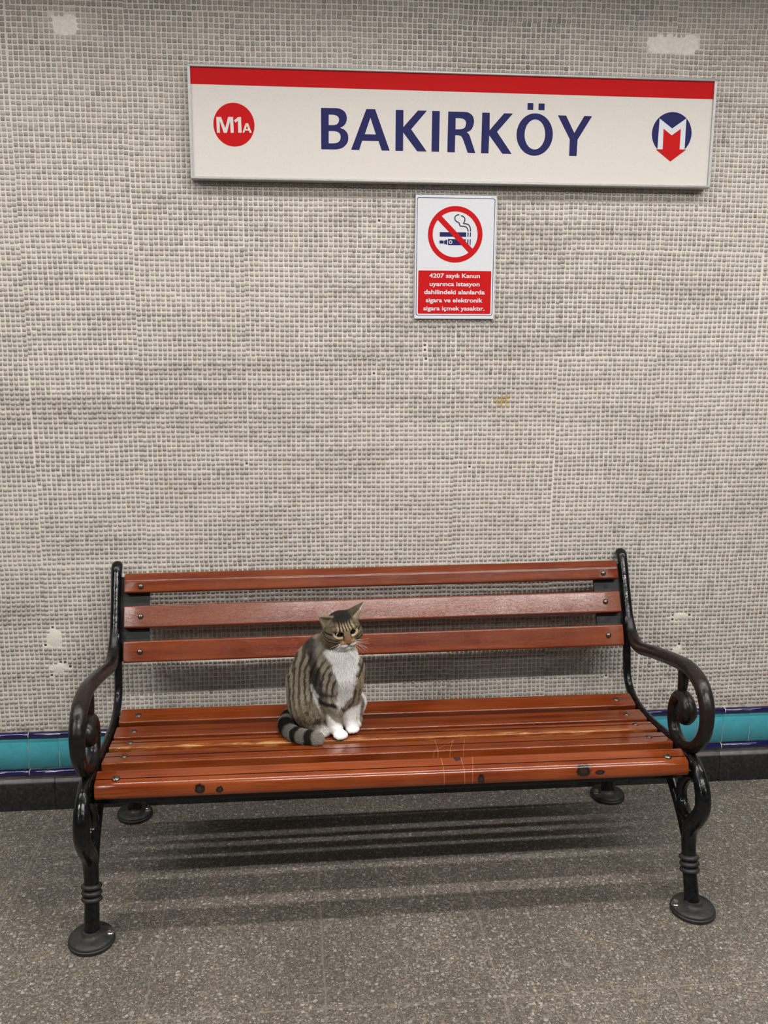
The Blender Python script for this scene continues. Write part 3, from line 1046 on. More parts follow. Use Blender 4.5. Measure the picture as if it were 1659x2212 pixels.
def slat_from_top(yb, zb, yf, zf, thick, r=0.0045):
    """profile of a slat whose upper face runs from the rear (yb, zb) to the front (yf, zf)"""
    d = np.array((yb - yf, zb - zf))
    w = np.linalg.norm(d)
    ang = math.atan2(d[1], d[0])
    nrm = np.array((-math.sin(ang), math.cos(ang)))
    c = np.array(((yb + yf) / 2, (zb + zf) / 2)) - nrm * thick / 2
    return rrect(c[0], c[1], w + 0.002, thick, r, 4, ang), c, nrm, w


def add_bolts(slat, spots, nrm, r, h):
    for bx, by, bz in spots:
        b = MB()
        c = (bx, by, bz)
        b.lathe(c, (0, nrm[0], nrm[1]), [(r, -0.003), (r, 0.0006), (r * 0.93, h * 0.45), (r * 0.72, h * 0.78), (r * 0.4, h * 0.96), (r * 0.1, h)], 20)
        b.build('bolt', M_BOLT, slat, fn=twist)


SEAT = [  # rear y, z, front y, z of the upper face, material, groove y
    (0.4365, 0.4285, 0.3760, 0.4150, M_WOOD, None),
    (0.3500, 0.4130, 0.2850, 0.4115, M_WOOD, None),
    (0.2650, 0.4120, 0.2080, 0.4155, M_WOOD_WORN, 0.2440),
    (0.1780, 0.4185, 0.1000, 0.4262, M_WOOD_CUT, 0.1435)]
for yb2, zb2, yf2, zf2, mt, gv in SEAT:
    prof, c, nrm, w = slat_from_top(yb2, zb2, yf2, zf2, 0.030)
    if gv:
        prof = groove(prof, gv)
    b = MB()
    b.prism_x(prof, -HL, HL, 0.0025, 24)
    s = b.build('seat_slat', mt, bench, fn=twist, auto=40)
    mid = np.array(((yb2 + yf2) / 2, (zb2 + zf2) / 2))
    if gv:
        mid = np.array((gv, zf2 + (gv - yf2) / (yb2 - yf2) * (zb2 - zf2)))
    add_bolts(s, [(-0.700, mid[0], mid[1]), (0.700, mid[0], mid[1])], nrm, 0.0095, 0.0035)
front_prof = [(0.0505, 0.4265), (0.0490, 0.4295), (0.0460, 0.4312), (0.0430, 0.4312), (0.0070, 0.4222), (0.0050, 0.4216), (0.0015, 0.4198), (-0.0025, 0.4170), (-0.0058, 0.4130), (-0.0072, 0.4095), (-0.0078, 0.4065), (-0.0102, 0.3920), (-0.0100, 0.3870), (-0.0080, 0.3835), (-0.005, 0.3815), (0.002, 0.3805), (0.030, 0.3860), (0.046, 0.3905), (0.0505, 0.3950)]
front_prof = groove(front_prof, 0.0150)
b = MB()
b.prism_x(front_prof, -HL, HL, 0.003, 24)
s5 = b.build('seat_slat', M_WOOD_FRONT, bench, fn=twist, auto=34)
s5['label'] = 'rounded front slat with dark knots'
add_bolts(s5, [(-0.700, 0.0150, 0.4242), (0.700, 0.0150, 0.4242)], (-0.243, 0.970), 0.0105, 0.0055)

BACK = [(0.5680, 0.7035, 0.5368, 0.6446, 0.030), (0.5205, 0.6100, 0.4975, 0.5511, 0.030)]


def back_profile(yt, zt, ybm, zbm, thick, r=0.005):
    d = np.array((yt - ybm, zt - zbm))
    w = np.linalg.norm(d)
    ang = math.atan2(d[1], d[0])
    nrm = np.array((-math.sin(ang), math.cos(ang)))      # towards the sitter
    c = np.array(((yt + ybm) / 2, (zt + zbm) / 2)) - nrm * thick / 2
    return rrect(c[0], c[1], w, thick, r, 4, ang), nrm


top_prof = [(0.5845, 0.7365), (0.5815, 0.7400), (0.5820, 0.7428), (0.5824, 0.7438), (0.5911, 0.7672), (0.5915, 0.7682), (0.5930, 0.7708), (0.5945, 0.7724), (0.5955, 0.7733), (0.6110, 0.7858), (0.6120, 0.7866), (0.6150, 0.7876), (0.6180, 0.7872), (0.6300, 0.7800), (0.6320, 0.7760), (0.6140, 0.7340), (0.6100, 0.7300), (0.6060, 0.7290), (0.5890, 0.7335)]
b = MB()
b.prism_x(top_prof, -HL, HL, 0.003, 24)
s = b.build('back_slat', M_WOOD_BACK, bench, fn=twist, auto=28)
nb_ = np.array((-0.937, 0.348))
add_bolts(s, [(-0.702, 0.5866, 0.7555), (0.702, 0.5866, 0.7555)], nb_, 0.0085, 0.007)
for yt, zt, ybm, zbm, th in BACK:
    prof, nrm = back_profile(yt, zt, ybm, zbm, th)
    b = MB()
    b.prism_x(prof, -HL, HL, 0.0025, 24)
    s = b.build('back_slat', M_WOOD_HAZY if zt > 0.65 else M_WOOD_BACK, bench, fn=twist, auto=40)
    my, mz = (yt + ybm) / 2, (zt + zbm) / 2
    add_bolts(s, [(-0.702, my, mz), (0.702, my, mz)], nrm, 0.0085, 0.007)

RAIL = [(0.657, 0.8010), (0.649, 0.8040), (0.636, 0.7960), (0.622, 0.7720), (0.587, 0.700), (0.556, 0.636), (0.532, 0.590)]
SEATBAR = [(0.548, 0.616), (0.534, 0.580), (0.521, 0.520), (0.507, 0.458), (0.476, 0.422), (0.430, 0.403), (0.375, 0.395), (0.288, 0.395), (0.207, 0.402), (0.138, 0.408), (0.070, 0.407), (0.020, 0.398)]
ARM = [(0.572, 0.668), (0.556, 0.636), (0.536, 0.605), (0.500, 0.574), (0.440, 0.563), (0.330, 0.587), (0.190, 0.615), (0.095, 0.628), (0.022, 0.616), (-0.018, 0.583), (-0.031, 0.543), (-0.022, 0.497), (0.022, 0.447), (0.078, 0.420), (0.132, 0.420), (0.165, 0.447), (0.172, 0.492), (0.152, 0.526), (0.116, 0.541), (0.090, 0.530), (0.084, 0.512), (0.092, 0.500)]
ARM_R = [0.012, 0.0145, 0.016, 0.0175, 0.018, 0.0185, 0.019, 0.0195, 0.02, 0.0195, 0.0185, 0.0175, 0.017, 0.017, 0.017, 0.016, 0.016, 0.0165, 0.018, 0.0215, 0.025, 0.024]
LEG = [(0.060, 0.412), (0.022, 0.404), (-0.008, 0.386), (-0.030, 0.360), (-0.043, 0.330), (-0.041, 0.297), (-0.014, 0.257), (0.018, 0.222), (0.029, 0.185), (0.022, 0.130), (0.012, 0.090), (-0.004, 0.045), (-0.016, 0.012)]
LEG_R = [0.013, 0.016, 0.018, 0.020, 0.021, 0.021, 0.022, 0.022, 0.020, 0.019, 0.019, 0.0195, 0.022]
LOOP = [(-0.036, 0.345), (-0.010, 0.366), (0.030, 0.360), (0.066, 0.332), (0.088, 0.292), (0.078, 0.256), (0.040, 0.236), (0.010, 0.240)]
STRUT = [(0.360, 0.388), (0.250, 0.350), (0.170, 0.304), (0.130, 0.276), (0.095, 0.250), (0.062, 0.220), (0.034, 0.190)]
REAR = [(0.440, 0.398), (0.462, 0.345), (0.510, 0.265), (0.562, 0.185), (0.596, 0.110), (0.605, 0.055), (0.606, 0.012)]
REAR_R = [0.016, 0.017, 0.018, 0.018, 0.018, 0.019, 0.022]


def foot(name_parent, x, y, r, mats):
    b = MB()
    b.lathe((x, y, 0.0008), (0, 0, 1), [(r * 0.97, 0), (r, 0.003), (r, 0.0085), (r * 0.965, 0.0100), (r * 0.965, 0.0150), (r * 0.92, 0.0180), (r * 0.62, 0.0195), (r * 0.46, 0.0205), (r * 0.385, 0.0235), (r * 0.35, 0.030)], 40, 1.0, 1.08)
    fp = b.build('foot_plate', mats, name_parent, fn=twist, auto=50)
    return fp


def foot_bolt(parent, x, y):
    b = MB()
    b.lathe((x, y, 0.018), (0, 0, 1), [(0.0105, 0), (0.0105, 0.003), (0.0085, 0.0042)], 18)
    b.lathe((x, y, 0.022), (0.2, -0.1, 1), [(0.0082, 0), (0.0082, 0.006), (0.0070, 0.0075)], 6)
    return b.build('foot_bolt', M_STEEL, parent, fn=twist, auto=30)


for sgn in (-1, 1):
    x = 0.777 * sgn
    b = MB()
    b.tube_yz(x, RAIL, [0.0135, 0.0145, 0.0150, 0.0145, 0.0140, 0.0145, 0.015], rx=[0.0150, 0.0165, 0.0165, 0.0155, 0.0145, 0.015, 0.016], seg=18)
    b.tube_yz(0.768 * sgn, SEATBAR, 0.0165, rx=0.0115, seg=14)
    b.build('side_frame', M_IRON, bench, fn=twist, auto=50)
    b = MB()
    x0, x1 = sorted((0.680 * sgn, 0.766 * sgn))
    for path in ([(0.634, 0.772), (0.601, 0.697), (0.572, 0.632), (0.545, 0.572), (0.533, 0.543)],
                 [(0.440, 0.391), (0.375, 0.379), (0.288, 0.375), (0.207, 0.378), (0.138, 0.384), (0.075, 0.388)]):
        P = [np.array(p) for p in catmull(path, 4)]
        up_, dn_ = [], []
        for i, p in enumerate(P):
            d = P[min(i + 1, len(P) - 1)] - P[max(i - 1, 0)]
            d = d / np.linalg.norm(d)
            nn = np.array((-d[1], d[0])) * 0.004
            up_.append(tuple(p + nn))
            dn_.append(tuple(p - nn))
        b.prism_x(up_ + dn_[::-1], x0, x1, 0.001)
    b.build('slat_bracket', M_IRON_FLAT, bench, fn=twist, auto=50)
    b = MB()
    b.tube_yz(x, ARM, ARM_R, seg=20, sub=7, rx=[r * 1.02 for r in ARM_R])
    b.tube_yz(x, [(0.128, 0.606), (0.124, 0.582), (0.126, 0.560)], [0.014, 0.0145, 0.013], seg=14)
    a = b.build('armrest', M_IRON_WORN, bench, fn=twist)
    a['label'] = 'scrolled armrest rubbed brown by hands'
    b = MB()
    b.tube_yz(x, LEG, LEG_R, seg=20, rx=[r * 0.97 for r in LEG_R])
    b.tube_yz(x, LOOP, [0.013, 0.0145, 0.015, 0.0155, 0.015, 0.015, 0.016, 0.016], seg=16)
    b.tube_yz(0.773 * sgn, STRUT, [0.012, 0.013, 0.014, 0.014, 0.0145, 0.015, 0.016], seg=14)
    lg = b.build('front_leg', M_IRON, bench, fn=twist)
    for yy, zz, rr_ in ((0.0215, 0.1325, 0.0265), (0.0175, 0.1165, 0.0260), (0.0140, 0.1010, 0.0262)):
        rb = MB()
        prof = [(0.015, -0.0066)] + [(0.0185 + (rr_ - 0.0185) * math.cos(t), 0.0066 * math.sin(t)) for t in np.linspace(-1.4, 1.4, 9)] + [(0.015, 0.0066)]
        rb.lathe((x, yy, zz), (0, 0.22, 1), prof, 26)
        rb.build('leg_ring', M_IRON_DUSTY, lg, fn=twist)
    foot(lg, x, -0.018, 0.0575, M_IRON_DUSTY)
    foot_bolt(lg, x - 0.046 * sgn, -0.012)
    b = MB()
    xr_ = 0.757 * sgn
    b.tube_yz(xr_, REAR, REAR_R, seg=16)
    rl = b.build('rear_leg', M_IRON, bench, fn=twist)
    foot(rl, xr_, 0.606, 0.0545, M_IRON_DUSTY)
    foot_bolt(rl, xr_ - 0.040 * sgn, 0.600)
b = MB()
b.rbox(-0.768, 0.768, 0.046, 0.060, 0.343, 0.383, 0.004)
st = b.build('stretcher', M_IRON, bench, fn=twist, auto=40)

# ------------------------------------------------------------------ cat
# coordinates below are bench coordinates (x along the bench, y towards the wall, z up)
CAT_BASE = np.array((-0.165, 0.270, 0.4155))
HEAD = np.array((-0.1300, 0.2480, 0.7175))
_yw, _pt, _rl = math.radians(13), math.radians(9), math.radians(8.5)
HF = np.array((math.sin(_yw) * math.cos(_pt), -math.cos(_yw) * math.cos(_pt), -math.sin(_pt)))
_r0 = np.array((math.cos(_yw), math.sin(_yw), 0.0))
_u0 = np.cross(HF, _r0)
HR = _r0 * math.cos(_rl) + _u0 * math.sin(_rl)
HU = _u0 * math.cos(_rl) - _r0 * math.sin(_rl)


def hp(x, f, u):
    """point in the head's own frame: x to the viewer's right, f out of the face, u up"""
    return HEAD + HR * x + HF * f + HU * u


BODY = []   # (a, b, ra, rb, blend)


def cone(a, b, ra, rb, k=0.014):
    BODY.append(('c', np.array(a, float), np.array(b, float), ra, rb, k))


def chain(pts, rads, k=0.014):
    for i in range(len(pts) - 1):
        cone(pts[i], pts[i + 1], rads[i], rads[i + 1], k)


def ellip(c, R3, k=0.01, sub=False):
    """ellipsoid in the head frame"""
    BODY.append(('s' if sub else 'e', np.array(c, float), np.array(R3, float), 0, 0, k))


# trunk
chain([(-0.222, 0.335, 0.478), (-0.214, 0.336, 0.535), (-0.197, 0.322, 0.592), (-0.178, 0.302, 0.628), (-0.152, 0.282, 0.645)], [0.053, 0.057, 0.052, 0.045, 0.038], 0.03)
chain([(-0.138, 0.275, 0.622), (-0.134, 0.278, 0.570), (-0.138, 0.290, 0.515), (-0.165, 0.305, 0.470)], [0.042, 0.049, 0.046, 0.048], 0.03)
cone((-0.214, 0.330, 0.462), (-0.165, 0.300, 0.465), 0.045, 0.042, 0.03)
# neck
chain([(-0.158, 0.288, 0.650), (-0.136, 0.266, 0.698)], [0.041, 0.038], 0.02)
# bib of deep chest fur
cone((-0.128, 0.252, 0.640), (-0.124, 0.250, 0.590), 0.032, 0.030, 0.02)
# near hind leg: thigh, knee, foot
chain([(-0.226, 0.315, 0.505), (-0.216, 0.288, 0.476), (-0.200, 0.266, 0.470)], [0.044, 0.042, 0.030], 0.02)
chain([(-0.214, 0.284, 0.448), (-0.196, 0.256, 0.432), (-0.178, 0.238, 0.4275)], [0.030, 0.017, 0.0115], 0.015)
# far hind leg, mostly hidden
chain([(-0.112, 0.330, 0.490), (-0.094, 0.304, 0.484), (-0.094, 0.292, 0.450)], [0.034, 0.022, 0.016], 0.02)
cone((-0.094, 0.298, 0.434), (-0.092, 0.270, 0.4265), 0.013, 0.0105, 0.012)
# near front leg
chain([(-0.176, 0.272, 0.600), (-0.172, 0.258, 0.548), (-0.162, 0.247, 0.505), (-0.154, 0.240, 0.468), (-0.149, 0.232, 0.440)], [0.034, 0.026, 0.019, 0.0150, 0.0140], 0.018)
# far front leg
chain([(-0.102, 0.290, 0.592), (-0.103, 0.285, 0.546), (-0.107, 0.278, 0.508), (-0.110, 0.272, 0.468), (-0.108, 0.264, 0.440)], [0.032, 0.024, 0.018, 0.0150, 0.0140], 0.018)


def paw(c, d, w=1.0):
    """front paw: pad and four toes pointing along d"""
    d = np.array((d[0], d[1], 0.0))
    d = d / np.linalg.norm(d)
    s = np.array((-d[1], d[0], 0.0))
    c = np.array(c, float)
    cone(c - d * 0.012 + np.array((0, 0, 0.008)), c + np.array((0, 0, 0.001)), 0.0150 * w, 0.0145 * w, 0.010)
    for off, fw in ((-0.0125, 0.004), (-0.0045, 0.0085), (0.0045, 0.0085), (0.0125, 0.004)):
        t0 = c + s * off * w + d * (fw - 0.004)
        t1 = c + s * off * 1.05 * w + d * (fw + 0.006) + np.array((0, 0, -0.003))
        cone(t0, t1, 0.0078 * w, 0.0066 * w, 0.003)


paw((-0.1400, 0.2180, 0.4285), (0.62, -0.78), 0.98)
paw((-0.1050, 0.2540, 0.4285), (0.50, -0.86), 0.92)
for off in (-0.010, -0.003, 0.004, 0.010):
    cone((-0.184 + off * 0.75, 0.243 + off * 0.6, 0.4265), (-0.1755 + off * 0.75, 0.2325 + off * 0.6, 0.4240), 0.0068, 0.0060, 0.004)
# tail curled round the near side
TAIL = [(-0.225, 0.370, 0.447), (-0.255, 0.352, 0.441), (-0.278, 0.318, 0.4345), (-0.284, 0.275, 0.4330), (-0.268, 0.226, 0.4345), (-0.238, 0.196, 0.4350), (-0.212, 0.184, 0.4355), (-0.200, 0.178, 0.4355)]
TAIL_R = [0.020, 0.018, 0.0165, 0.016, 0.0155, 0.015, 0.0135, 0.0115]
tc = catmull(TAIL, 4)
tr = np.interp(np.arange(len(tc)) / 4, range(len(TAIL)), TAIL_R)
chain(tc, list(tr), 0.008)
# head
ellip((0, -0.004, 0.004), (0.0450, 0.0450, 0.0405), 0.012)
for sx in (-1, 1):
    ellip((0.0255 * sx, 0.010, -0.0130), (0.0225, 0.0270, 0.0220), 0.014)       # cheeks
    ellip((0.0098 * sx, 0.0440, -0.0205), (0.0122, 0.0120, 0.0095), 0.006)      # whisker pads
    cone(hp(0.0080 * sx, 0.0410, 0.0145), hp(0.0300 * sx, 0.0335, 0.0185), 0.0058, 0.0058, 0.006)   # brow
    cone(hp(0.0150 * sx, 0.0405, -0.0045), hp(0.0300 * sx, 0.0330, -0.0020), 0.0050, 0.0050, 0.006)   # lower lid
cone(hp(0, 0.0360, 0.0120), hp(0, 0.0510, -0.0100), 0.0108, 0.0090, 0.008)
ellip((0, 0.0390, -0.0345), (0.0110, 0.0105, 0.0085), 0.008)
ellip((0, 0.018, -0.0250), (0.028, 0.022, 0.016), 0.012)
EYES = [(-0.0190, 0.0322, 0.0080), (0.0190, 0.0322, 0.0080)]
for ex, ef, eu in EYES:
    ellip((ex + math.copysign(0.0006, ex), ef + 0.0085, eu - 0.0004), (0.0100, 0.0095, 0.0068), 0.0022, sub=True)


def ear(inner, outer, tip, bulge, n=9, r0=0.0032, r1=0.0012):
    """cupped ear: fan of thin cones from an arc at the base to the tip"""
    i_, o_, t_, g_ = (np.array(v) for v in (inner, outer, tip, bulge))
    mid = (i_ + o_) / 2 + g_
    prev = None
    for k in range(n):
        t = k / (n - 1)
        p = (1 - t) ** 2 * i_ + 2 * t * (1 - t) * (2 * mid - (i_ + o_) / 2) + t * t * o_
        sag = (mid - (i_ + o_) / 2) * (4 * t * (1 - t)) * 0.55
        m = p * 0.45 + t_ * 0.55 + sag * 0.35
        cone(hp(*p), hp(*m), r0, 0.0027, 0.003)
        cone(hp(*m), hp(*t_), 0.0027, r1, 0.002)


EAR_L = ((-0.0130, 0.004, 0.0390), (-0.0480, 0.004, 0.0090), (-0.0580, -0.004, 0.0500), (-0.004, -0.010, 0.004))
EAR_R = ((0.0130, -0.010, 0.0395), (0.0460, -0.008, 0.0130), (0.0690, -0.004, 0.0620), (0.002, 0.016, 0.001))
ear(*EAR_L)
ear(*EAR_R)


def grid_sdf(h=0.0022):
    lo = np.array((-0.315, 0.145, 0.408))
    hi = np.array((-0.035, 0.420, 0.800))
    n = np.ceil((hi - lo) / h).astype(int) + 1
    ax = [lo[i] + h * np.arange(n[i]) for i in range(3)]
    D = np.full(tuple(n), 0.2, np.float32)
    for kind, a, b, ra, rb, k in BODY:
        if kind == 'c':
            bl = np.minimum(a - ra, b - rb) - 2.2 * k - 0.006
            bh = np.maximum(a + ra, b + rb) + 2.2 * k + 0.006
        else:
            c = hp(*a)
            m = b.max() + 2.2 * k + 0.006
            bl, bh = c - m, c + m
        i0 = np.clip(np.floor((bl - lo) / h).astype(int), 0, n - 1)
        i1 = np.clip(np.ceil((bh - lo) / h).astype(int) + 1, 1, n)
        sl = tuple(slice(i0[i], i1[i]) for i in range(3))
        X, Y, Z = np.meshgrid(ax[0][sl[0]], ax[1][sl[1]], ax[2][sl[2]], indexing='ij')
        if kind == 'c':
            ba = b - a
            L2 = float(ba @ ba) + 1e-12
            t = np.clip(((X - a[0]) * ba[0] + (Y - a[1]) * ba[1] + (Z - a[2]) * ba[2]) / L2, 0, 1)
            d = np.sqrt((X - a[0] - t * ba[0]) ** 2 + (Y - a[1] - t * ba[1]) ** 2 + (Z - a[2] - t * ba[2]) ** 2) - (ra + (rb - ra) * t)
        else:
            qx, qy, qz = X - c[0], Y - c[1], Z - c[2]
            e = [(qx * A[0] + qy * A[1] + qz * A[2]) for A in (HR, HF, HU)]
            k0 = np.sqrt(sum((e[i] / b[i]) ** 2 for i in range(3)))
            k1 = np.sqrt(sum((e[i] / b[i] ** 2) ** 2 for i in range(3))) + 1e-9
            d = k0 * (k0 - 1) / k1
        cur = D[sl]
        if kind == 's':
            hh = np.clip(0.5 - 0.5 * (-d - cur) / -k, 0, 1) if False else np.clip(0.5 + 0.5 * (-d - cur) / k, 0, 1)
            D[sl] = cur * (1 - hh) + (-d) * hh + k * hh * (1 - hh)
        else:
            hh = np.clip(0.5 + 0.5 * (d - cur) / k, 0, 1)
            D[sl] = d * (1 - hh) + cur * hh - k * hh * (1 - hh)
    # the cat rests on the slats: nothing below its base plane
    Zg = ax[2][None, None, :]
    D = np.maximum(D, (0.4175 - Zg).astype(np.float32))
    return D, lo, h


def surface_nets(D, lo, h):
    s = D < 0
    nx, ny, nz = D.shape
    cx, cy, cz = nx - 1, ny - 1, nz - 1
    S = np.zeros((cx, cy, cz, 3), np.float32)
    N = np.zeros((cx, cy, cz), np.float32)
    corners = [(i, j, k) for i in (0, 1) for j in (0, 1) for k in (0, 1)]
    for a in corners:
        for axis in range(3):
            if a[axis]:
                continue
            b = list(a)
            b[axis] = 1
            A = D[a[0]:a[0] + cx, a[1]:a[1] + cy, a[2]:a[2] + cz]
            B = D[b[0]:b[0] + cx, b[1]:b[1] + cy, b[2]:b[2] + cz]
            m = (A < 0) != (B < 0)
            if not m.any():
                continue
            t = A[m] / (A[m] - B[m])
            for q in range(3):
                S[..., q][m] += (a[q] + t) if q == axis else a[q]
            N[m] += 1
    cell = N > 0
    idx = np.full(cell.shape, -1, np.int64)
    I = np.argwhere(cell)
    idx[cell] = np.arange(len(I))
    V = lo + h * (I + S[cell] / N[cell][:, None])
    quads = []
    for axis in range(3):
        o = [(1, 2), (2, 0), (0, 1)][axis]
        sl0 = [slice(1, None)] * 3
        sl0[axis] = slice(0, D.shape[axis] - 1)
        base = [slice(1, D.shape[i] - 1) for i in range(3)]
        base[axis] = slice(0, D.shape[axis] - 1)
        A = s[tuple(base)]
        nb2 = list(base)
        nb2[axis] = slice(1, D.shape[axis])
        B = s[tuple(nb2)]
        E_ = np.argwhere(A != B)
        off = np.array([b_.start for b_ in base])
        P = E_ + off
        inside_first = A[tuple(E_.T)]
        u = np.zeros(3, int)
        v = np.zeros(3, int)
        u[o[0]] = 1
        v[o[1]] = 1
        q = np.stack([idx[tuple((P - u - v).T)], idx[tuple((P - v).T)], idx[tuple(P.T)], idx[tuple((P - u).T)]], 1)
        q[~inside_first] = q[~inside_first][:, ::-1]
        quads.append(q)
    return V, np.concatenate(quads)


def seg_dist(P, a, b):
    a, b = np.array(a, float), np.array(b, float)
    ba = b - a
    t = np.clip((P - a) @ ba / (ba @ ba), 0, 1)
    return np.linalg.norm(P - a - t[:, None] * ba, axis=1), t


def poly_dist(P, pts):
    best = np.full(len(P), 9.0)
    bt = np.zeros(len(P))
    for i in range(len(pts) - 1):
        d, t = seg_dist(P, pts[i], pts[i + 1])
        m = d < best
        best[m] = d[m]
        bt[m] = i + t[m]
    return best, bt / (len(pts) - 1)


def coat(P, Nn):
    """linear coat colour, hair length and lie of the hair at points P with normals Nn"""
    n = len(P)
    x, y, z = P.T
    H = P - HEAD
    hx, hf, hu = H @ HR, H @ HF, H @ HU
    n1 = vnoise(P, 28, 21)
    n2 = vnoise(P, 80, 22)
    n3 = vnoise(P, 240, 23)
    tan = np.array((0.340, 0.285, 0.215))
    ochre = np.array((0.400, 0.310, 0.205))
    dark = np.array((0.014, 0.012, 0.010))
    grey = np.array((0.290, 0.265, 0.230))
    white = np.array((0.920, 0.890, 0.860))
    C = np.repeat(tan[None], n, 0)

    def paint(mask, col):
        nonlocal C
        mask = np.clip(mask, 0, 1)[:, None]
        C = C * (1 - mask) + np.asarray(col) * mask
    # ---- trunk: narrow mackerel stripes that follow the curve of the back
    cx, cz = -0.128, 0.545
    r = np.sqrt((x - cx) ** 2 + ((z - cz) * 0.62) ** 2)
    ph = 2 * PI * (r / 0.0140) + 1.6 * n1 + 1.2 * n2
    st = smoothstep(0.05, 0.65, np.sin(ph) + 0.25 * n3)
    st *= smoothstep(-0.5, 0.3, n1 + 0.8)
    paint(0.80 * st, dark)
    # dorsal and shoulder black, then shade between back and foreleg painted into the coat
    d, _ = poly_dist(P[:, [0, 2]] @ np.array([[1, 0, 0], [0, 0, 1]]), [(-0.212, 0, 0.690), (-0.205, 0, 0.630), (-0.196, 0, 0.560), (-0.184, 0, 0.520)])
    paint(0.85 * smoothstep(0.018, 0.007, d + 0.006 * n2) * (y < 0.33), dark)
    d, _ = poly_dist(P[:, [0, 2]] @ np.array([[1, 0, 0], [0, 0, 1]]), [(-0.182, 0, 0.540), (-0.176, 0, 0.500), (-0.160, 0, 0.478)])
    paint(0.6 * smoothstep(0.014, 0.005, d + 0.006 * n2) * (y < 0.30), dark)
    # haunch: speckled and more ochre
    dh = np.sqrt((x + 0.214) ** 2 + (z - 0.470) ** 2)
    hm = smoothstep(0.052, 0.034, dh) * (y < 0.33)
    paint(hm * 0.7, ochre * (0.62 + 0.25 * n3[:, None] + 0.22 * n2[:, None]))
    paint(hm * smoothstep(0.35, 0.65, n2 + 0.3 * n3) * 0.75, dark)
    # side of the neck: paler grey
    d, _ = poly_dist(P, [(-0.185, 0.262, 0.690), (-0.182, 0.255, 0.650)])
    paint(0.55 * smoothstep(0.032, 0.012, d), grey)
    d, _ = poly_dist(P[:, [0, 2]] @ np.array([[1, 0, 0], [0, 0, 1]]), [(-0.072, 0, 0.600), (-0.082, 0, 0.560)])
    paint(0.7 * smoothstep(0.020, 0.008, d), ochre)
    d, _ = poly_dist(P[:, [0, 2]] @ np.array([[1, 0, 0], [0, 0, 1]]), [(-0.070, 0, 0.622), (-0.088, 0, 0.590)])
    paint(smoothstep(0.005, 0.002, d), dark)
    # ---- near foreleg bars
    legd, _ = poly_dist(P, [(-0.176, 0.272, 0.600), (-0.162, 0.247, 0.505), (-0.154, 0.240, 0.468)])
    lm = smoothstep(0.036, 0.024, legd)
    paint(lm * 0.55 * (z < 0.565), tan)
    for zb, w in ((0.566, 0.007), (0.540, 0.008), (0.512, 0.008)):
        paint(lm * smoothstep(w, w * 0.4, abs(z - zb + 0.15 * (x + 0.16) + 0.003 * n2)), dark)
    legd, _ = poly_dist(P, [(-0.102, 0.290, 0.592), (-0.107, 0.278, 0.508), (-0.110, 0.272, 0.468)])
    lm2 = smoothstep(0.034, 0.022, legd) * (x > -0.128)
    paint(lm2 * 0.6 * (z < 0.58), ochre)
    for zb, w in ((0.558, 0.005), (0.533, 0.005), (0.512, 0.003)):
        paint(lm2 * smoothstep(w, w * 0.4, abs(z - zb + 0.003 * n2)) * 0.9, dark)
    # ---- whites
    q = P[:, [0, 2]]

    def xz(pts, rad, soft=0.006):
        best = np.full(n, 9.0)
        for i in range(len(pts) - 1):
            a, b = np.array(pts[i][:2]), np.array(pts[i + 1][:2])
            ba = b - a
            t = np.clip((q - a) @ ba / (ba @ ba), 0, 1)
            dd = np.linalg.norm(q - a - t[:, None] * ba, axis=1) - (pts[i][2] + (pts[i + 1][2] - pts[i][2]) * t)
            best = np.minimum(best, dd)
        return smoothstep(soft, -soft, best + 0.004 * n2 + 0.002 * n3)
    bib = xz([(-0.156, 0.652, 0.018), (-0.126, 0.640, 0.030)], 0) 
    bib = np.maximum(bib, xz([(-0.126, 0.640, 0.030), (-0.112, 0.640, 0.026)], 0))
    bib = np.maximum(bib, xz([(-0.124, 0.625, 0.034), (-0.120, 0.585, 0.022), (-0.124, 0.545, 0.020), (-0.136, 0.515, 0.013), (-0.140, 0.495, 0.004)], 0))
    front = smoothstep(0.292, 0.272, y)
    head_zone = smoothstep(-0.048, -0.040, hu) 
    bibm = bib * front * (1 - head_zone * (hf > -0.02) * smoothstep(0.664, 0.672, z))
    paint(bibm, white)
    sock, _ = poly_dist(P, [(-0.158, 0.243, 0.488), (-0.149, 0.232, 0.440), (-0.138, 0.214, 0.425)])
    paint(smoothstep(0.026, 0.020, sock) * smoothstep(0.476, 0.466, z + 1.0 * (x + 0.155) + 0.003 * n2) * smoothstep(-0.176, -0.166, x), white)
    paint(smoothstep(0.500, 0.490, z + 0.003 * n2) * smoothstep(0.034, 0.024, poly_dist(P, [(-0.107, 0.278, 0.508), (-0.108, 0.264, 0.440), (-0.103, 0.250, 0.425)])[0]), white)
    paint(smoothstep(-0.120, -0.110, x) * smoothstep(0.286, 0.292, y) * smoothstep(0.530, 0.512, z + 0.006 * n2), white)
    # white belly fur along the front edge of the thigh
    bl = xz([(-0.212, 0.556, 0.003), (-0.200, 0.530, 0.010), (-0.186, 0.500, 0.0075), (-0.170, 0.466, 0.0050), (-0.158, 0.446, 0.008)], 0, 0.004)
    paint(bl * (y < 0.30) * (1 - smoothstep(0.3, 0.7, lm)) * 0.95, white)
    toe = smoothstep(0.040, 0.018, np.linalg.norm(P - np.array((-0.172, 0.230, 0.424)), axis=1))
    paint(toe * 0.75, white * 0.9)
    # ---- tail rings
    td, tt_ = poly_dist(P, TAIL)
    tm = smoothstep(0.030, 0.022, td) * (z < 0.462) * ((x < -0.248) | (y < 0.232) | (y > 0.345))
    paint(tm, grey * 0.85)
    for c0, w in ((0.10, 0.03), (0.26, 0.05), (0.44, 0.100), (0.625, 0.040), (0.785, 0.065)):
        paint(tm * smoothstep(w, w * 0.55, abs(tt_ - c0 + 0.012 * n2)), dark)
